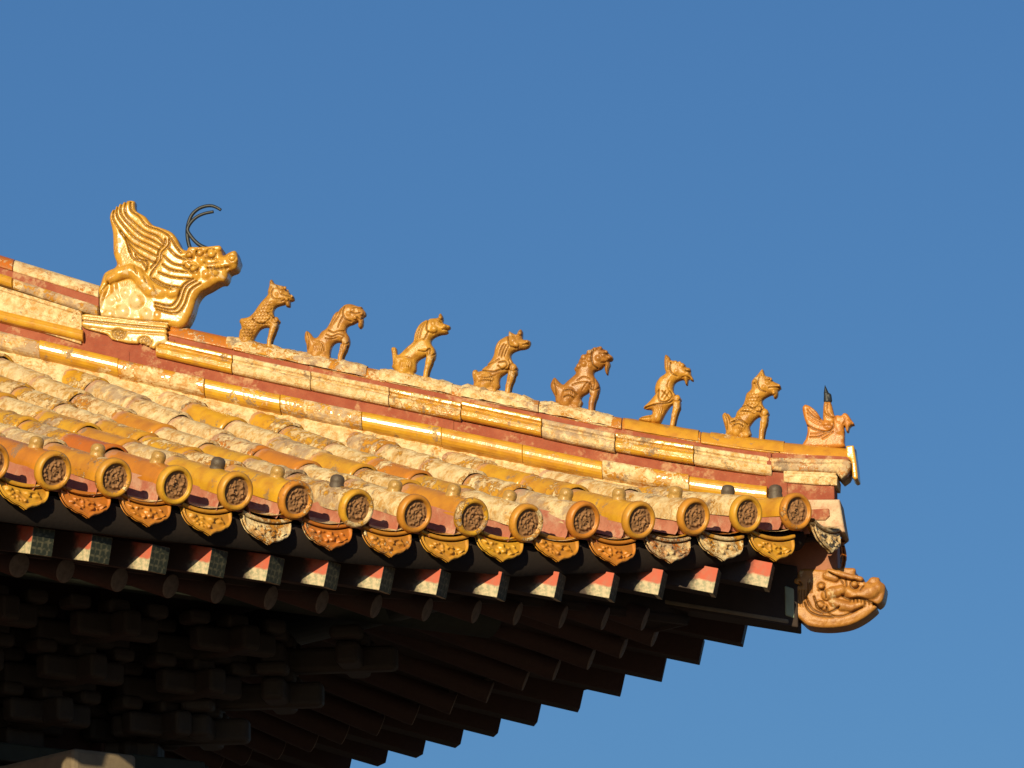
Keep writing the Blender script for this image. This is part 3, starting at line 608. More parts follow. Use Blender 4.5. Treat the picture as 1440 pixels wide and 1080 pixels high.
# ------------------------------------------------------------------ the seven seated beasts
BEASTS = [
 dict(o=(320, 380), body=[(567,125),(600,175),(650,195),(700,205),(735,225),(755,270),(790,290),(800,322),(840,335),(850,375),(825,395),(800,400),(800,440),(790,470),(745,462),(740,430),(715,440),(640,460),(605,485),(590,520),(590,570),(615,620),(650,680),(630,740),(560,745),(500,725),(430,745),(390,790),(350,860),(325,935),(300,950),(150,945),(155,820),(180,740),(170,690),(155,660),(175,620),(230,610),(280,595),(340,540),(380,480),(440,400),(510,325),(515,270),(535,200),(538,150)],
  leg=[(618,650,46),(572,790,36),(540,900,27),(533,1000,30)], haunch=[(250,820,92),(230,900,80)], foot=[(300,950,45),(400,965,28)],
  feat=[(690,300,30),(640,330,32),(740,245,22),(820,350,20),(760,385,24)], fw=10,
  strokes=[([(700,330),(760,345),(820,350)],10,0.9),([(640,210),(660,250),(720,270)],9,0.8),([(600,250),(570,310),(600,380),(690,390)],9,0.9),([(560,620),(480,690),(400,690),(330,640)],9,0.8),([(520,560),(590,610),(620,660)],8,0.8),([(560,180),(560,240)],9,0.6),([(740,390),(700,410),(640,415)],8,0.7)],
  scale=[(520,380),(590,420),(580,560),(560,720),(380,740),(330,900),(170,920),(180,720),(300,610)], per=44, c=(0.50,0.26,0.045)),
 dict(o=(415, 415), body=[(650,125),(720,122),(800,150),(850,158),(870,190),(902,235),(895,270),(870,285),(870,350),(860,400),(825,428),(800,395),(805,340),(740,372),(690,388),(660,415),(652,470),(685,530),(700,590),(685,650),(640,640),(570,600),(510,612),(470,660),(450,740),(440,805),(330,830),(160,820),(155,720),(148,640),(125,560),(130,490),(155,460),(200,490),(245,545),(290,540),(340,470),(400,430),(450,350),(490,260),(560,195),(610,150)],
  leg=[(640,600,50),(618,690,40),(585,780,31),(575,865,30)], haunch=[(310,690,88),(270,770,75)], foot=[(350,800,45),(420,815,30)],
  feat=[(740,215,34),(690,260,36),(790,190,22),(850,250,26),(770,300,30)], fw=10,
  strokes=[([(640,160),(620,240),(650,320),(720,350)],10,1.0),([(760,180),(820,180),(860,175)],8,0.9),([(720,240),(780,260),(850,240)],9,0.9),([(800,300),(840,330),(860,300)],8,0.8),([(600,180),(560,300),(500,380)],9,0.8),([(560,200),(510,300),(450,390)],9,0.7),([(620,300),(580,380),(560,430)],9,0.8),([(430,460),(500,500),(560,480),(630,470)],8,0.9),([(410,520),(480,550),(560,520),(640,540)],8,0.9),([(400,570),(460,580),(540,560)],8,0.8),([(170,500),(190,600),(170,700)],9,0.8),([(600,610),(590,700),(575,780)],6,0.6),([(640,610),(620,710)],6,0.6),([(300,600),(370,640),(390,720)],10,0.7)],
  c=(0.48,0.235,0.045)),
 dict(o=(535, 430), body=[(770,105),(800,160),(795,222),(830,240),(885,263),(887,290),(858,312),(862,342),(830,362),(760,372),(690,402),(652,440),(648,490),(690,550),(708,610),(690,690),(640,690),(595,640),(560,650),(490,690),(462,740),(458,820),(432,855),(425,915),(200,890),(190,830),(148,780),(160,740),(150,620),(140,560),(152,535),(178,530),(210,550),(220,625),(260,612),(330,540),(420,460),(435,370),(480,270),(550,205),(640,170),(730,160),(742,125)],
  leg=[(648,610,52),(620,730,40),(587,850,29),(572,970,34)], haunch=[(330,770,95),(290,840,75)], foot=[(340,895,42),(410,900,28)],
  feat=[(680,250,34),(690,315,48),(770,170,22),(820,275,24)], fw=10,
  strokes=[([(800,320),(850,312)],8,1.1),([(610,190),(600,290),(610,340),(680,370)],10,1.0),([(580,220),(540,320),(510,430)],9,0.8),([(550,230),(500,330),(470,440)],8,0.8),([(520,250),(470,360),(450,450)],8,0.7),([(620,350),(590,420),(570,450)],9,0.8),([(500,590),(580,600),(640,560),(640,640)],9,0.9),([(360,570),(450,480),(560,450)],9,0.6),([(230,660),(330,670),(420,700)],9,0.6),([(180,560),(190,660),(180,760)],8,0.5),([(740,200),(780,230)],8,0.8)],
  c=(0.55,0.295,0.04)),
 dict(o=(650, 450), body=[(745,125),(770,160),(770,250),(830,260),(872,285),(852,342),(800,372),(730,382),(660,408),(627,440),(622,490),(660,560),(703,630),(700,700),(640,710),(595,660),(540,690),(492,730),(477,800),(482,850),(432,905),(400,925),(160,880),(150,790),(130,700),(140,650),(165,638),(192,640),(212,662),(260,630),(350,540),(400,460),(420,360),(460,280),(540,225),(585,200),(598,150),(640,172),(690,190),(712,150)],
  leg=[(650,620,54),(622,750,43),(592,850,34),(580,965,34)], haunch=[(330,770,95),(280,840,80)], foot=[(330,900,42),(410,910,30)],
  feat=[(655,290,44),(690,330,42),(740,190,22),(830,295,22)], fw=10,
  strokes=[([(780,330),(845,320)],8,1.0),([(590,210),(600,300),(620,350),(690,370)],10,1.0),([(540,330),(500,400),(480,470)],9,0.9),([(570,340),(540,400),(510,490)],9,0.9),([(600,360),(570,420),(550,480)],8,0.8),([(500,280),(450,380)],9,0.6),([(300,590),(400,560),(480,520)],9,0.8),([(480,560),(560,550),(580,600),(520,640),(470,600)],9,1.0),([(250,650),(400,680),(500,650),(600,640)],10,1.1),([(600,520),(620,580),(590,640)],8,0.7),([(640,620),(620,720),(590,830)],6,0.7),([(230,740),(330,760),(440,720)],9,0.7),([(220,800),(300,790),(400,800)],9,0.8),([(650,230),(720,230)],8,0.7),([(170,660),(165,800)],8,0.6)],
  c=(0.50,0.255,0.045)),
 dict(o=(760, 475), body=[(765,118),(800,150),(850,172),(872,210),(922,252),(912,290),(880,302),(890,350),(872,400),(860,468),(835,465),(815,400),(820,345),(780,392),(730,418),(690,435),(682,490),(735,565),(760,640),(740,720),(680,720),(640,672),(600,705),(540,742),(520,790),(540,830),(500,895),(440,915),(300,900),(200,830),(190,760),(145,670),(130,610),(150,550),(185,510),(230,550),(290,600),(340,560),(410,500),(452,455),(430,400),(470,350),(510,260),(580,210),(650,150),(710,128)],
  leg=[(690,630,64),(682,730,48),(655,840,37),(648,940,36)], haunch=[(370,740,105),(330,820,85)], foot=[(390,890,42),(460,895,30)],
  feat=[(800,240,36),(740,280,44),(840,200,22),(880,265,24),(560,270,40),(560,350,44),(630,300,42),(630,210,36),(500,380,36),(640,370,34),(700,170,30),(770,150,22)], fw=10,
  strokes=[([(760,220),(830,220),(890,250)],8,0.9),([(780,330),(840,320),(880,300)],8,1.0),([(680,180),(660,260),(680,360),(730,400)],10,1.1),([(480,560),(560,520),(640,540)],8,0.8),([(420,620),(520,590),(620,590),(660,640)],9,0.8),([(300,700),(400,680),(480,740)],10,0.9),([(310,780),(380,760),(440,790)],9,0.9),([(690,540),(700,620),(680,680)],8,0.8),([(660,640),(640,760)],7,0.7),([(180,540),(200,640),(210,740)],9,0.9),([(160,590),(230,620)],7,0.6),([(600,590),(540,680)],8,0.7)],
  c=(0.40,0.18,0.035)),
 dict(o=(880, 490), body=[(508,85),(560,120),(580,162),(640,160),(690,192),(750,208),(772,245),(822,262),(832,340),(862,398),(848,420),(800,396),(788,462),(762,465),(735,402),(670,412),(622,450),(606,520),(620,575),(672,620),(700,680),(690,740),(640,740),(600,715),(560,745),(505,830),(440,945),(380,960),(180,922),(188,880),(280,852),(332,842),(330,782),(240,772),(235,742),(300,680),(370,590),(370,520),(390,440),(440,370),(508,320),(494,260),(490,150)],
  leg=[(652,650,50),(650,750,43),(620,860,33),(597,985,30)], haunch=[(420,800,60),(400,890,60)], foot=[(300,905,40),(230,905,26)],
  feat=[(650,310,40),(720,235,34),(640,200,24),(690,200,20),(590,190,22),(790,330,24)], fw=9,
  strokes=[([(770,300),(810,310)],14,1.2),([(580,200),(570,290),(600,340),(660,370)],10,1.0),([(530,150),(540,290)],9,0.8),([(560,430),(540,500),(560,540)],8,0.6),([(430,540),(420,620),(450,690),(540,690),(600,620),(570,560)],9,1.0),([(470,560),(520,600),(560,650)],7,0.8),([(520,560),(470,640)],7,0.8),([(560,580),(500,670)],7,0.8),([(250,760),(400,730),(540,710),(600,680)],10,1.0),([(360,600),(420,560)],8,0.5),([(200,890),(330,885)],8,0.9),([(720,380),(770,370),(820,390)],7,0.8)],
  c=(0.56,0.285,0.04)),
 dict(o=(1000, 510), body=[(655,88),(690,170),(760,193),(790,243),(870,283),(888,330),(852,362),(852,400),(836,442),(800,458),(780,412),(720,432),(662,472),(652,520),(690,590),(730,650),(722,720),(670,730),(620,688),(560,722),(512,782),(492,830),(496,945),(200,945),(190,870),(150,720),(145,670),(180,638),(230,660),(270,702),(310,690),(330,630),(400,550),(430,480),(450,400),(510,340),(518,240),(590,160)],
  leg=[(682,650,54),(672,770,43),(650,880,34),(640,985,33)], haunch=[(360,830,95),(330,890,70)], foot=[(400,935,42),(460,935,30)],
  feat=[(720,280,34),(680,330,36),(760,230,22),(860,315,24),(560,260,30),(800,400,20)], fw=10,
  strokes=[([(700,240),(760,230)],8,0.8),([(740,340),(800,330),(870,330)],9,1.0),([(620,200),(600,280),(630,360),(700,390)],10,1.0),([(560,280),(590,340)],9,0.8),([(640,120),(650,180)],8,0.6),([(560,600),(600,570),(650,590),(640,640),(590,640)],8,1.0),([(400,570),(480,570),(560,620)],8,0.9),([(380,630),(470,640),(560,670)],8,0.8),([(260,780),(350,740),(440,780),(470,800)],10,1.0),([(280,830),(360,800),(420,830)],9,0.9),([(640,700),(640,850)],7,0.6),([(180,670),(210,760),(210,860)],9,0.9),([(200,650),(240,720),(250,800)],8,0.8)],
  scale=[(540,380),(640,440),(640,560),(620,640),(420,700),(260,900),(250,760),(420,560),(460,420)], per=42, c=(0.54,0.275,0.04)),
]
LABELS = [
 "scaly roof beast sitting closest to the golden dragon, pointed ear and stubby square tail",
 "maned roof beast with flat-topped head and hanging beard, second in line after the dragon",
 "smooth roof beast with glinting eye, forward horn, raised blunt snout and thin upright tail",
 "roof beast with two small ears and grooved chest on a lumpy pale base",
 "dark brown curly-maned roof lion with dangling beard and leaf-shaped upright tail",
 "bird-headed roof beast with tall crest, hooked beak and cape-like folded wings",
 "roof beast with pale drooping tail, sitting just behind the small figure riding a phoenix"]
def seat_tile(u, wear, hue, parent, lumpy, seed, base):
    r_ = np.random.default_rng(seed); mb = MB(); na = 17; us = np.linspace(u - 0.17, u + 0.15, 14); ang = np.linspace(-1.38, 1.38, na); vs = []
    for i, q in enumerate(us):
        e = min(1, (min(i, 13 - i))/1.5)
        for a in ang:
            rr = 0.0755 + lumpy*e*(r_.random()*0.7 + 0.3*math.sin(9*a + i)) ; vs.append(hip(q, rr*math.sin(a), float(zt(q)) - 0.072 + rr*math.cos(a)))
    mb.add(np.array(vs), grid_faces(14, na), (hue, wear, r_.random()))
    return mb.build("base_tile", M['ridge'], parent, True, loc=base)
protected = []
for n, b in enumerate(BEASTS):
    ox, oy = b['o']; Z = lambda p: zm(p, ox, oy, 9.0)
    spec = dict(polys=[(Z(b['body']), 13.5, 10.5, 0.0)], caps=[(Z(b['leg']), 8.5, 1.0), (Z(b['haunch']), 8.0, 1.0), (Z(b['foot']), 9.0, 1.0)], k=1.3, kc=1.3)
    for f in b['feat']: spec['caps'].append((Z([f]), b['fw'] + 1.2, 1.0))
    spec['strokes'] = [(zm(s[0], ox, oy, 9.0), s[1]/9.0*0.92, s[2]*2.1) for s in b['strokes']]
    for q in range(5): spec['strokes'].append((Z([(b['haunch'][0][0] - 60 + 26*q, b['haunch'][0][1] - 70 + 6*q), (b['haunch'][0][0] - 30 + 22*q, b['haunch'][0][1] - 20), (b['haunch'][0][0] - 50 + 24*q, b['haunch'][0][1] + 40)]), 0.7, 1.0))
    x0, y0, r0 = b['leg'][0]; spec['strokes'].append((Z([(x0 + r0*0.9*math.cos(q), y0 + r0*0.9*math.sin(q)) for q in np.linspace(0.4, 4.6, 9)]), 0.8, 1.3))
    if 'scale' in b: spec['scales'] = [(Z(b['scale']), b['per']/9.0, 1.3)]
    V, Q = sculpt(spec, 0.6)
    ub, zb = px2hip(np.array([ox + 380/9]), np.array([oy + 950/9])); base = hip(ub[0], 0.0, float(zt(ub[0])))
    st = empty("beast_statue", tuple(base)); tag(st, LABELS[n], "roof statue", "seated beasts along the hip ridge")
    o = mesh("figure", place_sculpt(V, base), Q, M['statue'], st, tint=spec['dirt'], loc=(0, 0, 0)); o.data.transform(Matrix.Translation(-Vector(base)))
    o.color = (*b['c'], 1)
    lump = [0.010, 0.013, 0.012, 0.022, 0.014, 0.003, 0.003][n]; wr = [0.6, 0.7, 0.75, 0.85, 0.75, 0.2, 0.25][n]
    t = seat_tile(float(ub[0]) - 0.02, wr, [0.5, 0.6, 0.3, 0.3, 0.5, 0.4, 0.4][n], st, lump, n, (0, 0, 0)); t.data.transform(Matrix.Translation(-Vector(base)))
TINT_GOLD = (0.58, 0.32, 0.045)

# ------------------------------------------------------------------ the big dragon with the flaring mane
def dragon():
    Z = lambda p: zm(p, 120, 270, 4.5)
    sil = [(275,63),(310,64),(322,72),(322,100),(330,130),(385,163),(412,195),(440,222),(500,243),(560,272),(595,315),(615,360),(645,385),(700,378),(740,375),(800,370),(860,360),(878,375),(885,418),(925,396),(965,390),(980,450),(965,500),(920,520),(910,555),(890,582),(860,585),(800,620),(745,650),(712,700),(692,770),(655,845),(610,878),(560,872),(545,872),(300,852),(30,815),(60,740),(85,660),(105,580),(125,525),(160,500),(190,488),(205,460),(185,400),(182,320),(178,255),(160,170),(178,122),(220,85)]
    spec = dict(polys=[(Z(sil), 24.0, 9.0, 0.0)], k=3.0, kc=2.0, caps=[])
    def hm(PX, PY, H):                                # mane blade thinner at the tail end, fuller chest
        f = np.clip((PX - 170)/70 + (PY - 360)/220, 0, 1); return H*(0.62 + 0.38*f)
    spec['Hmap'] = hm
    T = lambda X, Y: 24.0*(0.62 + 0.38*min(1, max(0, (120 + X/4.5 - 170)/70 + (270 + Y/4.5 - 360)/220)))
    def cap(ch, off=-1.0, sq=1.0):
        c = Z(ch); w0 = np.mean([T(p[0], p[1]) for p in ch]) + off; spec['caps'].append((c, float(w0), sq))
    cap([(170,570,30),(230,535,38),(300,520,42),(345,540,42),(380,590,46),(430,640,48),(490,655,44),(545,640,38)], -2)
    cap([(560,660,34),(590,655,32)], -2)
    cap([(150,560,26),(120,640,26),(90,740,22)], -2)
    cap([(190,560,20),(200,640,22),(225,690,20)], -2)
    for x, y, r in ((170,790,50),(255,775,50),(345,710,58),(405,795,44),(330,820,34),(110,770,34),(270,660,40),(180,700,40),(470,800,34)): cap([(x, y, r)], -5, 0.8)
    for x, y, r in ((815,415,34),(740,410,32),(680,415,34),(665,480,34),(700,505,42),(755,455,34),(830,525,34),(780,545,32),(720,545,30),(945,445,36),(900,460,30),(860,470,30)): cap([(x, y, r)], -4)
    cap([(680,385,16),(760,390,20),(860,378,18)], -2)
    cap([(790,490,16),(860,490,18),(920,478,18)], -1)
    st = []
    W1, D1 = 5.0/4.5, 3.8
    for l in ([(265,75),(265,150),(320,210),(390,265),(470,300),(510,345)], [(240,80),(235,150),(290,220),(360,285),(440,325),(500,362)], [(215,95),(210,160),(260,235),(330,310),(410,350),(480,388)],
              [(195,112),(185,180),(235,260),(300,335),(370,375),(465,425)], [(265,300),(300,360),(350,410),(420,450),(460,470)], [(285,350),(310,430),(370,460),(405,505)],
              [(295,75),(302,130),(350,168),(400,228),(480,258),(550,303),(590,365),(625,405)], [(548,320),(545,360),(500,405),(492,455),(445,520),(430,560),(480,605),(560,640)],
              [(520,320),(520,350),(480,395),(470,450),(430,500)], [(510,425),(570,475),(640,490)], [(505,480),(560,515),(660,530)], [(480,530),(560,560),(680,572)], [(450,570),(520,610),(620,628)],
              [(545,380),(590,425),(650,450)], [(720,585),(655,625),(620,720),(570,768),(460,745)], [(745,600),(680,645),(645,735),(590,790),(470,765)], [(700,570),(635,615),(600,700),(555,742),(460,725)],
              [(330,410),(350,440),(400,455)], [(230,260),(270,320),(290,390)], [(400,450),(410,480),(400,520)]):
        st.append((Z(l), W1, D1))
    for l in ([(640,430),(660,440),(700,440)], [(640,500),(700,530),(740,500)], [(780,440),(850,450)], [(790,505),(860,510),(920,500)], [(770,470),(800,480),(860,465)], [(720,385),(720,420)], [(90,740),(110,660),(160,590)],
              [(35,790),(300,826),(540,846)], [(390,560),(410,600)], [(450,620),(470,670)], [(330,500),(345,540)]):
        st.append((Z(l), 6/4.5, 2.0))
    for cx, cy, rr, dp in ((815, 412, 30, 2.4), (742, 410, 22, 2.0), (675, 425, 20, 2.0), (668, 488, 24, 2.0), (705, 515, 26, 2.0), (840, 535, 22, 1.8), (945, 440, 22, 1.5)):
        st.append((Z([(cx + rr*math.cos(q), cy + rr*math.sin(q)) for q in np.linspace(0, 5.4, 12)]), 4.5/4.5, dp))
    for q in range(6): st.append((Z([(790 + 22*q, 500 - 2*q), (796 + 22*q, 522 - 2*q)]), 3.5/4.5, 1.8))
    spec['strokes'] = st; spec['pale'] = [Z([(80,740),(130,700),(230,620),(330,600),(400,690),(450,740),(440,840),(90,800)])]
    V, Q = sculpt(spec, 1.0)
    ub, zb = px2hip(np.array([190.0]), np.array([455.0])); base = Vector(hip(ub[0], 0.0, float(zb[0])))
    e = empty("dragon_statue", base); tag(e, "large golden dragon ornament with swept-back ribbed mane and two thin iron horns", "roof statue")
    o = mesh("body", place_sculpt(V, base), Q, M['gold'], e, tint=spec['dirt']); o.data.transform(Matrix.Translation(-base)); o.color = (*TINT_GOLD, 1)
    # horns: bent iron rods
    for pts, wd in (([(672,385),(650,330),(638,270),(640,205),(662,140),(700,100),(745,80),(790,76),(825,88),(850,103)], -0.035), ([(800,375),(745,355),(705,325),(672,285),(655,250),(672,210),(710,172),(760,148),(820,136)], 0.035)):
        p = catmull(zm(pts, 120, 270, 4.5), 5); u, z = px2hip(p[:, 0], p[:, 1]); P = hip(u, wd, z) - np.array(base); na = 10; vs = []
        for i in range(len(P)):
            tg = P[min(i + 1, len(P) - 1)] - P[max(i - 1, 0)]; tg /= np.linalg.norm(tg); b = np.array([-1, -1, 0])/R2; nn = np.cross(tg, b)
            r = 0.0095*(1 - 0.3*i/len(P))
            for a in np.linspace(0, 2*np.pi, na, endpoint=False): vs.append(P[i] + r*(math.cos(a)*b + math.sin(a)*nn))
        F = grid_faces(len(P), na, True) + [tuple(range(na)), tuple((len(P) - 1)*na + i for i in range(na))[::-1]]
        mesh("horn", np.array(vs), F, M['iron'], e)
    # moulded base block with scrolls
    bp_ = [(0,806),(30,800),(300,835),(548,862),(548,890),(540,905),(545,985),(520,992),(490,990),(460,1022),(420,1010),(360,990),(290,985),(190,962),(160,930),(0,888)]
    sp = dict(polys=[(Z(bp_), 34.0, 3.0, 0.0, 1)], k=2.0, kc=1.5, caps=[], strokes=[])
    for l, d in (([(0,842),(300,874),(545,896)], 2.4), ([(0,880),(160,905),(300,915),(540,930)], 1.6), ([(0,822),(300,850),(545,872)], 1.2)): sp['strokes'].append((Z(l), 1.6, d))
    for cx, cy in ((235,925), (400,975)):
        t = np.linspace(0, 4.2*np.pi, 40); sp['strokes'].append(([(120 + (cx + (44 - 2.6*q)*math.cos(q))/4.5, 270 + (cy + (36 - 2.2*q)*math.sin(q))/4.5) for q in t], 1.5, 2.2))
    V, Q = sculpt(sp, 1.0)
    o = mesh("base_block", place_sculpt(V, base), Q, M['gold'], e, tint=sp['dirt']); o.data.transform(Matrix.Translation(-base)); o.color = (0.62, 0.38, 0.09, 1)
dragon()

# ------------------------------------------------------------------ small figure riding a phoenix at the ridge end
def rider():
    Z = lambda p: zm(p, 1110, 530, 9.0)
    ub, zb = px2hip(np.array([1160.0]), np.array([628.0])); base = Vector(hip(ub[0], 0.0, float(zb[0])))
    e = empty("phoenix_rider_statue", base); tag(e, "small orange phoenix statue carrying a rider with a dark iron spike for a head", "roof statue")
    body = [(195,905),(212,800),(232,720),(230,640),(190,520),(170,410),(190,372),(215,362),(280,390),(350,450),(420,550),(480,585),(555,575),(580,508),(620,495),(660,502),(695,470),(740,482),(795,560),(828,610),(795,618),(765,650),(752,702),(725,695),(710,635),(692,645),(702,740),(700,840),(670,905)]
    sp = dict(polys=[(Z(body), 11.0, 5.0, 0.0)], k=2.0, kc=2.0, caps=[(Z([(740,555,30)]), 8.0, 1.0), (Z([(620,560,40),(640,700,60)]), 6.0, 1.0), (Z([(480,620,60),(530,660,50)]), 7.0, 1.0)])
    sp['strokes'] = [(zm(l, 1110, 530, 9.0), 9/9.0, d) for l, d in (([(235,630),(330,680),(450,710),(540,690),(570,630),(560,570)], 2.2), ([(240,430),(300,510),(400,560)], 1.8), ([(240,480),(320,550),(420,600)], 1.6), ([(270,420),(340,490),(400,540)], 1.4), ([(250,540),(340,600),(460,640),(540,620)], 1.3),
        ([(270,780),(380,775),(460,740),(520,715)], 2.0), ([(430,800),(500,760),(560,710)], 1.8), ([(280,740),(360,740),(450,720)], 1.4), ([(700,520),(720,570),(690,610)], 1.4), ([(750,560),(800,600)], 1.2), ([(590,520),(600,580),(650,600)], 1.0))]
    V, Q = sculpt(sp, 0.8); o = mesh("phoenix", place_sculpt(V, base), Q, M['statue'], e, tint=sp['dirt']); o.data.transform(Matrix.Translation(-base)); o.color = (0.55, 0.22, 0.035, 1)
    man = [(440,330),(480,322),(525,325),(545,380),(560,440),(572,490),(585,570),(530,620),(440,600),(428,470)]
    sp = dict(polys=[(Z(man), 8.0, 6.0, 0.0)], k=2.0, kc=2.0, caps=[(Z([(470,400,26),(490,470,26),(560,510,24)]), 6.0, 1.0)], strokes=[(zm(l, 1110, 530, 9.0), 1.0, 1.4) for l in ([(500,350),(490,430),(520,500)], [(450,470),(500,520),(560,530)])])
    V, Q = sculpt(sp, 0.8); o = mesh("rider", place_sculpt(V, base), Q, M['statue'], e, tint=sp['dirt']); o.data.transform(Matrix.Translation(-base)); o.color = (0.55, 0.25, 0.04, 1)
    sp = dict(polys=[(Z([(450,98),(470,140),(500,205),(470,225),(435,208),(443,150)]), 4.0, 3.5, 0.0, 1)], k=1.5, kc=1.0, caps=[(Z([(468,225,32),(482,300,48)]), 0.0, 1.0), (Z([(500,240,34),(508,300,34)]), 0.0, 1.0)])
    V, Q = sculpt(sp, 0.6); o = mesh("finial", place_sculpt(V, base), Q, M['iron'], e); o.data.transform(Matrix.Translation(-base))
rider()

# ------------------------------------------------------------------ corner end of the ridge (stepped carved blocks)
def slab(name, pts, half, mat, parent, k=6.75, o=(1060, 620), caps=(), strokes=(), r=2.0, wc=0.0, tint=(0.3, 0.6, 0.4)):
    sp = dict(polys=[(zm(pts, o[0], o[1], k), half, r, wc, 1)], k=1.5, kc=1.5, caps=list(caps), strokes=list(strokes))
    V, Q = sculpt(sp, 1.0)
    return mesh(name, place_sculpt(V, None), Q, mat, parent, tint=np.tile(np.array(tint), (len(V), 1)))
ZC = lambda p: zm(p, 1060, 620, 6.75)
slab("end_plate", [(890,76),(962,72),(975,150),(990,250),(1003,385),(975,398),(950,380),(940,250),(925,205),(890,190)], 24, M['ridge'], ridge, tint=(0.1, 0.2, 0.7))
slab("mortar_block", [(230,140),(920,180),(920,215),(600,215),(200,205),(160,160)], 24, M['red'], ridge)
slab("scroll_head", [(180,195),(560,205),(900,212),(940,240),(935,300),(905,360),(850,400),(800,345),(640,335),(320,330),(185,318)], 33, M['ridge'], ridge, caps=[(ZC([(700,280,22),(850,290,26)]), 31.0, 0.6)], strokes=[(ZC([(200,250),(500,262),(860,262)]), 1.5, 2.0)], r=5.0, tint=(0.75, 0.62, 0.8))
t_ = np.linspace(0, 4*np.pi, 40)
spiral = [(680 + (46 - 3*q)*math.cos(q + 2), 412 + (34 - 2.2*q)*math.sin(q + 2)) for q in t_]
slab("scroll_block", [(300,318),(800,342),(812,380),(808,462),(600,455),(300,430)], 31, M['ridgepale'], ridge, strokes=[(ZC(spiral), 1.2, 2.2), (ZC([(330,395),(450,375),(560,390),(620,420)]), 1.4, 1.8), (ZC([(740,450),(790,400)]), 1.4, 1.6), (ZC([(320,350),(600,358),(800,362)]), 1.2, 1.2)], tint=(0.3, 0.95, 0.2))
slab("red_block", [(250,415),(780,462),(782,590),(500,610),(260,600)], 27, M['red'], ridge, r=1.5)
course("ridge_core", [(0, -0.06), (0.07, -0.075), (0.08, -0.09), (0.08, -0.21), (0, -0.22)], 3.12, 3.60, zt, M['red'], 1.0, 0.0, gap=0.0, seed=12)
slab("mortar_joint", [(145,140),(185,150),(190,330),(330,340),(340,470),(340,620),(120,620)], 29, M['red'], ridge, r=2.0)
slab("corner_tile", [(400,600),(835,597),(845,660),(865,780),(888,908),(850,912),(800,870),(600,860),(400,850)], 36, M['lime'], ridge, r=4.0, strokes=[(ZC([(520,690),(730,690)]), 2.0, 1.0)])
slab("red_patch", [(520,700),(735,688),(745,760),(700,800),(560,800)], 38.5, M['red'], ridge, r=1.0)
# corner drip tile on the front side of the corner block
T = Matrix.Translation((-0.352, 0.012, 8.205)) @ Matrix.Rotation(math.radians(24), 4, 'Z')
d = dup(DRIPS[0], hall, T)
T = MIR @ T; d = dup(DRIPS[1], hall, T)

# ------------------------------------------------------------------ corner beam and the glazed dragon head on its end
FR = np.array([1, -1, 0])/R2; SD = np.array([-1, -1, 0])/R2; UPV = np.array([0, 0, 1.0])
def beam(name, u0, z0, u1, z1, hw, h, mat, parent=hall):
    mb = MB(); v = []
    for u, z in ((u0, z0), (u1, z1)):
        for wd, dz in ((-hw, 0), (hw, 0), (hw, h), (-hw, h)): v.append(hip(u, wd, z + dz))
    mb.add(np.array(v), [(0, 1, 2, 3), (7, 6, 5, 4), (0, 4, 5, 1), (1, 5, 6, 2), (2, 6, 7, 3), (3, 7, 4, 0)])
    return bevel(mb.build(name, mat, parent, False), 0.006)
beam("corner_beam", 0.40, 7.735, 3.6, 8.36, 0.085, 0.27, M['soffit'])
beam("beam_edge", 0.44, 7.752, 1.3, 7.92, 0.089, 0.02, M['palewood'])
beam("beam_nose", 0.225, 7.95, 0.8, 8.04, 0.07, 0.16, M['brownwood'])
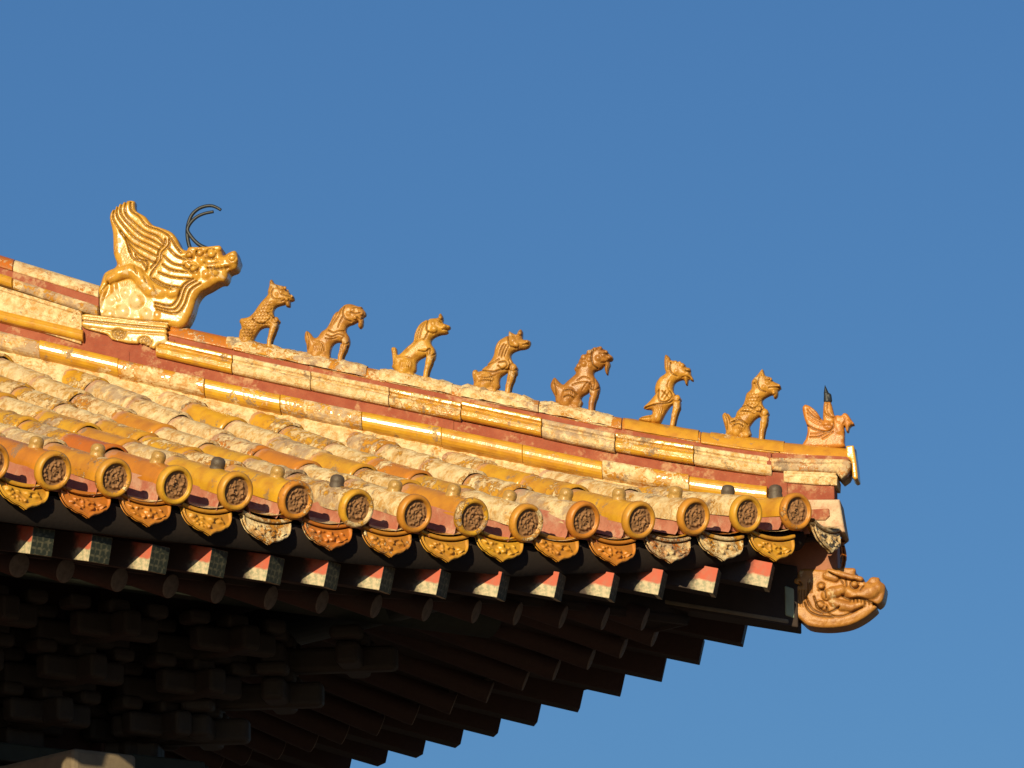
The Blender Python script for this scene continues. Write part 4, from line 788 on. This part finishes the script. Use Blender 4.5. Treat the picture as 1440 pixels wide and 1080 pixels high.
def beam_head():
    Z = lambda p: zm(p, 1070, 740, 6.75)
    sil = [(395,432),(480,428),(560,438),(640,440),(700,435),(800,432),(900,430),(912,492),(980,512),(1003,562),(1030,540),(1060,518),(1130,513),(1145,550),(1192,590),(1184,680),(1165,735),(1128,768),(1098,772),(1112,800),(1060,850),(1000,895),(920,940),(830,972),(700,990),(580,990),(460,970),(380,905),(300,852),(238,845),(250,760),(272,690),(330,545),(368,465)]
    sp = dict(polys=[(Z(sil), 26.0, 5.0, 0.0)], k=2.2, kc=2.6, caps=[], strokes=[])
    C = lambda ch, w0=28, sq=1.0: sp['caps'].append((Z(ch), w0, sq))
    C([(640,690,50),(700,665,54),(780,640,46)]); C([(640,505,34),(720,525,36)], 27); C([(830,640,40),(900,690,50),(1000,680,56)], 25); C([(905,585,34)], 29)
    C([(985,650,58),(1060,650,72),(1120,615,58)], 23); C([(1078,545,34)], 22); C([(1030,600,40)], 24)
    C([(700,750,40),(790,785,46),(880,800,44),(970,770,36)], 26); C([(575,775,44),(620,800,34)], 26); C([(590,605,36)], 26)
    C([(660,462,24),(760,488,28),(880,520,28),(965,535,22)], 30); C([(690,450,20),(800,446,22),(890,450,22)], 22); C([(360,555,36)], 25); C([(500,900,30),(620,930,30),(760,925,28),(900,880,28),(1020,820,26)], 22)
    for l, w_, d_ in (([(790,690),(850,720),(940,715),(1000,725),(1100,770)], 11, 3.0), ([(520,700),(560,800),(640,850),(760,800)], 9, 2.4), ([(430,760),(480,840),(580,880),(700,890)], 10, 2.4), ([(460,740),(510,820),(600,860)], 9, 2.0), ([(640,800),(680,870),(800,880),(980,800)], 8, 2.0),
                      ([(330,600),(305,720),(290,850)], 9, 2.4), ([(460,560),(462,660)], 6, 1.4), ([(480,560),(482,660)], 6, 1.4), ([(500,570),(500,660)], 6, 1.2), ([(560,640),(620,640),(640,720)], 8, 1.8), ([(820,530),(830,600)], 8, 2.0), ([(760,520),(800,580)], 8, 1.8), ([(960,640),(990,600)], 9, 1.8), ([(440,710),(450,720)], 12, 3.0), ([(380,560),(400,590),(350,590)], 8, 2.0), ([(660,470),(760,520),(900,550)], 7, 2.0)):
        sp['strokes'].append((Z(l), w_/6.75*0.85, d_*1.5))
    for cx, cy, rr, dp in ((905, 585, 40, 3.0), (590, 600, 36, 2.2), (580, 780, 42, 2.2)):
        sp['strokes'].append((Z([(cx + rr*math.cos(q), cy + rr*0.9*math.sin(q)) for q in np.linspace(0.3, 5.9, 14)]), 1.0, dp))
    for q in range(7): sp['strokes'].append((Z([(860 + 36*q, 715 + 6*q), (864 + 36*q, 745 + 6*q)]), 0.8, 2.2))
    for q in range(5): sp['strokes'].append((Z([(350 + 26*q, 640), (345 + 26*q, 700), (365 + 26*q, 790)]), 0.9, 1.8))
    V, Q = sculpt(sp, 0.9)
    ub, zb = px2hip(np.array([1110.0]), np.array([860.0])); base = Vector(hip(ub[0], 0.0, float(zb[0])))
    o = mesh("dragon_head_cap", place_sculpt(V, base), Q, M['head'], tint=sp['dirt']); o.data.transform(Matrix.Translation(-base)); o.location = base; o.color = (0.45, 0.205, 0.042, 1)
    tag(o, "glazed brown dragon head sleeved over the end of the corner beam, snout turned up", "ornament")
beam_head()

# ------------------------------------------------------------------ eaves woodwork: flyers, round rafters, soffits
EY = 0.07                                            # flyer ends sit this far behind the discs
FX = -0.027 + np.array([-4.419, -4.133, -3.84, -3.544, -3.252, -2.957, -2.673, -2.378, -2.06, -1.757, -1.463, -1.198, -0.898, -0.598])
FZ = np.array([7.600, 7.599, 7.590, 7.606, 7.607, 7.615, 7.628, 7.638, 7.659, 7.689, 7.715, 7.755, 7.793, 7.847])
RX = np.array([-4.136, -3.908, -3.64, -3.383, -3.142, -2.873, -2.609, -2.327, -2.058, -1.797, -1.575, -1.329])
RZ = np.array([7.653, 7.655, 7.646, 7.647, 7.650, 7.652, 7.664, 7.674, 7.688, 7.707, 7.721, 7.733])
PHI = np.radians([2, 6.6, 13, 17, 20.5, 25, 27.5, 30, 33.5, 36, 38.5, 41, 43.5, 45])
fly = [(FX[i], FZ[i], PHI[i]) for i in range(14)] + [(FX[0] - 0.293*k, 7.600, 0.0) for k in range(1, 9)]
def flyer_mesh(shaded):  # flag picks darker colours: shade painted onto the side slope's copy
    hw, L = 0.055, 1.15; v = []
    for y in (0.0, 0.02, 0.12, 0.3, L):
        for x, z in ((-hw, -hw), (hw, -hw), (hw, hw), (-hw, hw)): v.append((x, y, z))
    F = [(0, 1, 2, 3)]; fm = [1]
    for i in range(4):
        for j in range(4): F.append((i*4 + j, (i + 1)*4 + j, (i + 1)*4 + (j + 1) % 4, i*4 + (j + 1) % 4)); fm.append(2 if j == 0 and i else 0)
    F.append((16, 19, 18, 17)); fm.append(0)
    return bevel(mesh("flying_rafter", v, F, None, None, False, mats=[M['redwood'], M['green'], M['soffit']] if shaded else [M['flyer'], M['flyerend'], M['soffit']], fmat=fm), 0.003)
def round_mesh():
    na, L, r = 20, 2.1, 0.052; ang = np.linspace(0, 2*np.pi, na, endpoint=False); pr = [(0.0, 0.0), (r - 0.004, 0.0), (r, 0.004), (r, 0.5), (r, L)]
    v = np.concatenate([np.stack([q*np.cos(ang) if q else 0.0005*np.cos(ang), np.full(na, y), q*np.sin(ang) if q else 0.0005*np.sin(ang)], -1) for q, y in pr])
    F = grid_faces(len(pr), na, True)
    return mesh("round_rafter", v, F, None, None, True, mats=[M['roundend'], M['redwood']], fmat=[0 if f[0] < 2*na else 1 for f in F])
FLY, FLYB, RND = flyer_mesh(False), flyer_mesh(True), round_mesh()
def frame(p, ph, slope):
    return Matrix.Translation(p) @ Matrix.Rotation(ph, 4, 'Z') @ Matrix.Rotation(slope, 4, 'X')
for side in (False, True):
    for i, (x, z, ph) in enumerate(fly):
        c, s_ = math.cos(ph), math.sin(ph)
        ey = 0.12 - 0.10*i/13 if i < 14 else 0.12
        p = Vector((x - 0.78*(EY - ey) + 0.055*c, ey + 0.055*s_, z + 0.05)); T = frame(p, ph, math.radians(13))
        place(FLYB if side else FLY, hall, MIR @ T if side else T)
    rr = [(RX[j], RZ[j], PHI[min(j + 1, 13)]) for j in range(12)] + [(RX[0] - 0.285*k, 7.65, math.radians(1)) for k in range(1, 9)] + [(-1.10, 7.75, math.radians(44.5)), (-0.88, 7.77, math.radians(45))]
    for i, (x, z, ph) in enumerate(rr):
        T = frame(Vector((x, 0.60, z)), ph, math.radians(21.5)); place(RND, hall, MIR @ T if side else T)
# fascia boards and soffits
def sheet(name, f, ss, ts, mat, thick=None):
    for side in (False, True):
        v = np.array([f(s, t) for s in ss for t in ts])
        if side: v = mirror(v)
        o = mesh(name, v, grid_faces(len(ss), len(ts)), mat, hall, True)
        m = o.modifiers.new("thick", 'SOLIDIFY'); m.thickness = thick or 0.03; m.offset = 0
ssv = np.linspace(0.27, 6.9, 70)
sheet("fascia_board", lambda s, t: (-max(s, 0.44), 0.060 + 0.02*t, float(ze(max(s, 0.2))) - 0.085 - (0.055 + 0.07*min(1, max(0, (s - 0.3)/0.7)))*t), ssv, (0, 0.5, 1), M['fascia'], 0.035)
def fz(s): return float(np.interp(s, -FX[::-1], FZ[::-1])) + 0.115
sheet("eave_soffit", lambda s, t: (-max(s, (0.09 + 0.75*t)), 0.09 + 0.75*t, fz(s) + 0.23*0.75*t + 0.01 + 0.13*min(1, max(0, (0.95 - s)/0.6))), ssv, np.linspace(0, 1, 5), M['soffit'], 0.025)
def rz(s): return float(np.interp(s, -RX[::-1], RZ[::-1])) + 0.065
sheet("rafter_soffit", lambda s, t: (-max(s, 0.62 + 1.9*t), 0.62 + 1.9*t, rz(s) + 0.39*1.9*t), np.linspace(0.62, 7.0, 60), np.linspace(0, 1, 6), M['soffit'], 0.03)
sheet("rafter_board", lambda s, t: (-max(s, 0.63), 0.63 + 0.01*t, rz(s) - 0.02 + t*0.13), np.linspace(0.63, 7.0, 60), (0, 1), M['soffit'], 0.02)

# ------------------------------------------------------------------ body of the hall in the deep shade of the eaves
X3 = ((1, 0, 0), (0, 1, 0), (0, 0, 1))
def boxpart(name, c, half, mat, b=0.008, parent=hall):
    mb = MB(); mb.box(c, X3, half); return bevel(mb.build(name, mat, parent, False), b)
def tube(name, p0, p1, r, mat, parent=hall, na=24):
    p0, p1 = np.array(p0, float), np.array(p1, float); d = (p1 - p0)/np.linalg.norm(p1 - p0); a = np.array([0, 0, 1.0]) if abs(d[2]) < 0.9 else np.array([1.0, 0, 0]); e1 = np.cross(d, a); e1 /= np.linalg.norm(e1); e2 = np.cross(d, e1)
    v = [p + r*(math.cos(t)*e1 + math.sin(t)*e2) for p in (p0, p1) for t in np.linspace(0, 2*np.pi, na, endpoint=False)]
    return mesh(name, v, grid_faces(2, na, True) + [tuple(range(na)), tuple(range(2*na - 1, na - 1, -1))], mat, parent)
WY = 2.35
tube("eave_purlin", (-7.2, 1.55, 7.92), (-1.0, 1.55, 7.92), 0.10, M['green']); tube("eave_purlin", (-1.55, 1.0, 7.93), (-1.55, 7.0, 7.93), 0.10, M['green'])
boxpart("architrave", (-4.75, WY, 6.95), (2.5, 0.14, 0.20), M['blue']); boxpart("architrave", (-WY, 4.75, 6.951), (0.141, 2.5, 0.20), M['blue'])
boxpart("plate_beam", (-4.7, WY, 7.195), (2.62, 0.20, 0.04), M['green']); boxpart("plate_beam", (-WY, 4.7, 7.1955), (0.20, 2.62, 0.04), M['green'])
boxpart("wall", (-4.75, WY + 0.02, 3.8), (2.4, 0.12, 2.94), M['wall']); boxpart("wall", (-WY - 0.02, 4.75, 3.8), (0.12, 2.4, 2.94), M['wall'])
boxpart("wall", (-4.75, WY + 0.12, 8.0), (2.4, 0.04, 0.76), M['redwood']); boxpart("wall", (-WY - 0.12, 4.75, 8.0), (0.04, 2.4, 0.76), M['redwood'])
for (cx, cy) in ((-WY, WY), (-WY - 3.9, WY), (-WY, WY + 3.9)): tube("column", (cx, cy, 0.75), (cx, cy, 7.15), 0.19, M['wall'])
boxpart("stone_platform", (-5.2, 5.2, 0.375), (4.2, 4.2, 0.375), M['stone'], 0.02)
def bracket_mesh():
    mb = MB()
    for k in range(3):                                # stepped arms reaching outward with cross arms and bearing blocks
        z = 0.10 + 0.15*k; out = 0.28 + 0.25*k
        mb.box((0, -out/2, z), X3, (0.045, out/2 + 0.12, 0.055))
        for q in range(k + 2):
            y = -0.25*q
            mb.box((0, y, z + 0.001), X3, (0.24 - 0.03*((k + q) % 2), 0.04, 0.05))
            for sx in (-1, 0, 1): mb.box((sx*0.20, y, z + 0.085), X3, (0.055, 0.055, 0.03))
    mb.box((0, 0, 0.0), X3, (0.10, 0.10, 0.06))
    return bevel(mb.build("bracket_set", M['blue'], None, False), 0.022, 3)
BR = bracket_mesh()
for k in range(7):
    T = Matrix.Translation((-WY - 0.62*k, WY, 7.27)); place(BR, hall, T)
    if k: dup(BR, hall, MIR @ T)
dup(BR, hall, Matrix.Translation((-WY, WY, 7.271)) @ Matrix.Rotation(math.radians(45), 4, 'Z') @ Matrix.Scale(1.3, 4, (0, 1, 0)))
beam("beam_collar", 0.415, 7.775, 0.455, 7.79, 0.092, 0.13, M['palegreen'])
boxpart("beam_head", (-3.25, 1.76, 6.91), (0.16, 0.50, 0.155), M['palewood'], 0.02)
